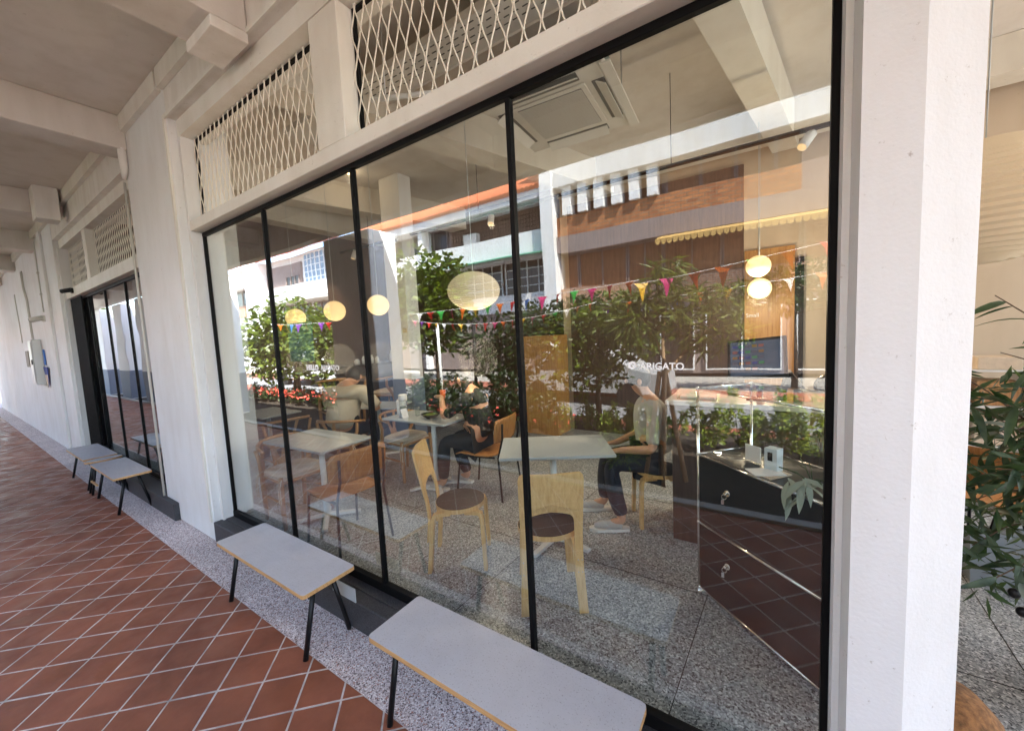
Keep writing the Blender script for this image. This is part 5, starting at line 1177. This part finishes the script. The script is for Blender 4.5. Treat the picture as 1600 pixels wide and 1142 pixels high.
for k in range(n_):
    x = -24.6 + (k + .5) * 15.95 / n_; rf.tube([(x, D + .62, 8.38), (x, D - 4, 11.4)], .13, 6)
rf.build('roof', M['rooftile'], H2)
sc1 = MB()
for i in range(34):
    for j in range(6):
        x = -15.0 + i * .18; z = 6.64 + j * .2; sc1.box(x, x + .12, D - .55, D - .45, z + .03, z + .17)
sc1.box(-15.1, -8.8, D - .58, D - .552, 6.62, 7.94); sc1.build('breeze_block_screen', mat('breeze_block', (.20, .13, .09), .9), H2)
win(H2, -19.5, -15.3, 6.62, 7.94, 4, 1, 'gwall', 'winglass', D - .55)
for x0, x1 in ((-14.2, -11.6), (-11.4, -8.8), (-19.5, -17.2), (-17, -14.6)): win(H2, x0, x1, 3.76, 5.42, 4, 4, 'wwall', 'winglass', D - .5, .05)
g_ = MB(); 
for k in range(30):
    x = -14.6 + k * .2; g_.add([(x, D + .25, 5.62), (x + .19, D + .25, 5.62), (x + .19, D + 1.05, 5.40), (x, D + 1.05, 5.40), (x, D + .25, 5.59), (x + .19, D + .25, 5.59), (x + .19, D + 1.05, 5.36), (x, D + 1.05, 5.36)], [(0, 1, 2, 3), (7, 6, 5, 4), (3, 2, 6, 7), (0, 3, 7, 4), (1, 5, 6, 2), (0, 4, 5, 1)])
g_.build('awning', M['awng'], H2)
for x in (-24.4, -16.9): MB().box(x, x + .3, D - .59, D + .3, -.03, 7.94).build('pilaster', M['wwall'], H2)
acu = MB().box(-13.9, -13.0, D - .44, D - .1, 6.63, 7.25, .01).build('condenser', M['ac'], H2)
H3 = thing('white_house', 'bright white house at the left with a large glazed grid window', 'building', (-34, D - 5, -.03))
MB().box(-60, -24.7, D - 9, D - .5, -.1, 8.9).build('body', M['wwall'], H3)
MB().box(-36.5, -24.7, D - .498, D + .3, 5.35, 6.4).build('balcony_parapet', M['wwall'], H3)
MB().box(-36.4, -30.8, D - .498, D - .3, 6.42, 8.3).build('loggia', M['gwall'], H3)
win(H3, -30.4, -26.9, 6.42, 8.75, 6, 5, 'wwall', 'winblue', D - .45, .07)
win(H3, -33, -31, 6.45, 7.3, 3, 1, 'gwall', 'winglass', D - .29)
MB().box(-38.6, -36.5, D - .498, D + .5, -.03, 8.9).build('pilaster', M['wwall'], H3)
MB().box(-60, -38.6, D - .498, D + .4, 7.0, 7.3).build('canopy', M['wwall'], H3)
for x0, x1 in ((-47.5, -44.6), (-43.5, -39.2)): win(H3, x0, x1, 5.6, 7.0, 2, 1, 'gwall', 'winglass', D - .45)
MB().box(-48, -38.6, D - .498, D - .2, 4.6, 5.58).build('brick_spandrel', M['brick2'], H3)
MB().box(-34.5, -25, D - .498, D + 1.0, 5.0, 5.15).build('canopy', M['galv'], H3)
for x0, x1 in ((-34, -30), (-29.5, -25.2)): win(H3, x0, x1, 2.9, 4.95, 4, 1, 'gwall', 'winglass', D - .45)
r3 = MB()
for k in range(150): r3.tube([(-60 + k * .237, D + .5, 8.98), (-60 + k * .237, D - 4, 11.9)], .13, 5)
r3.build('roof', M['rooftile'], H3)
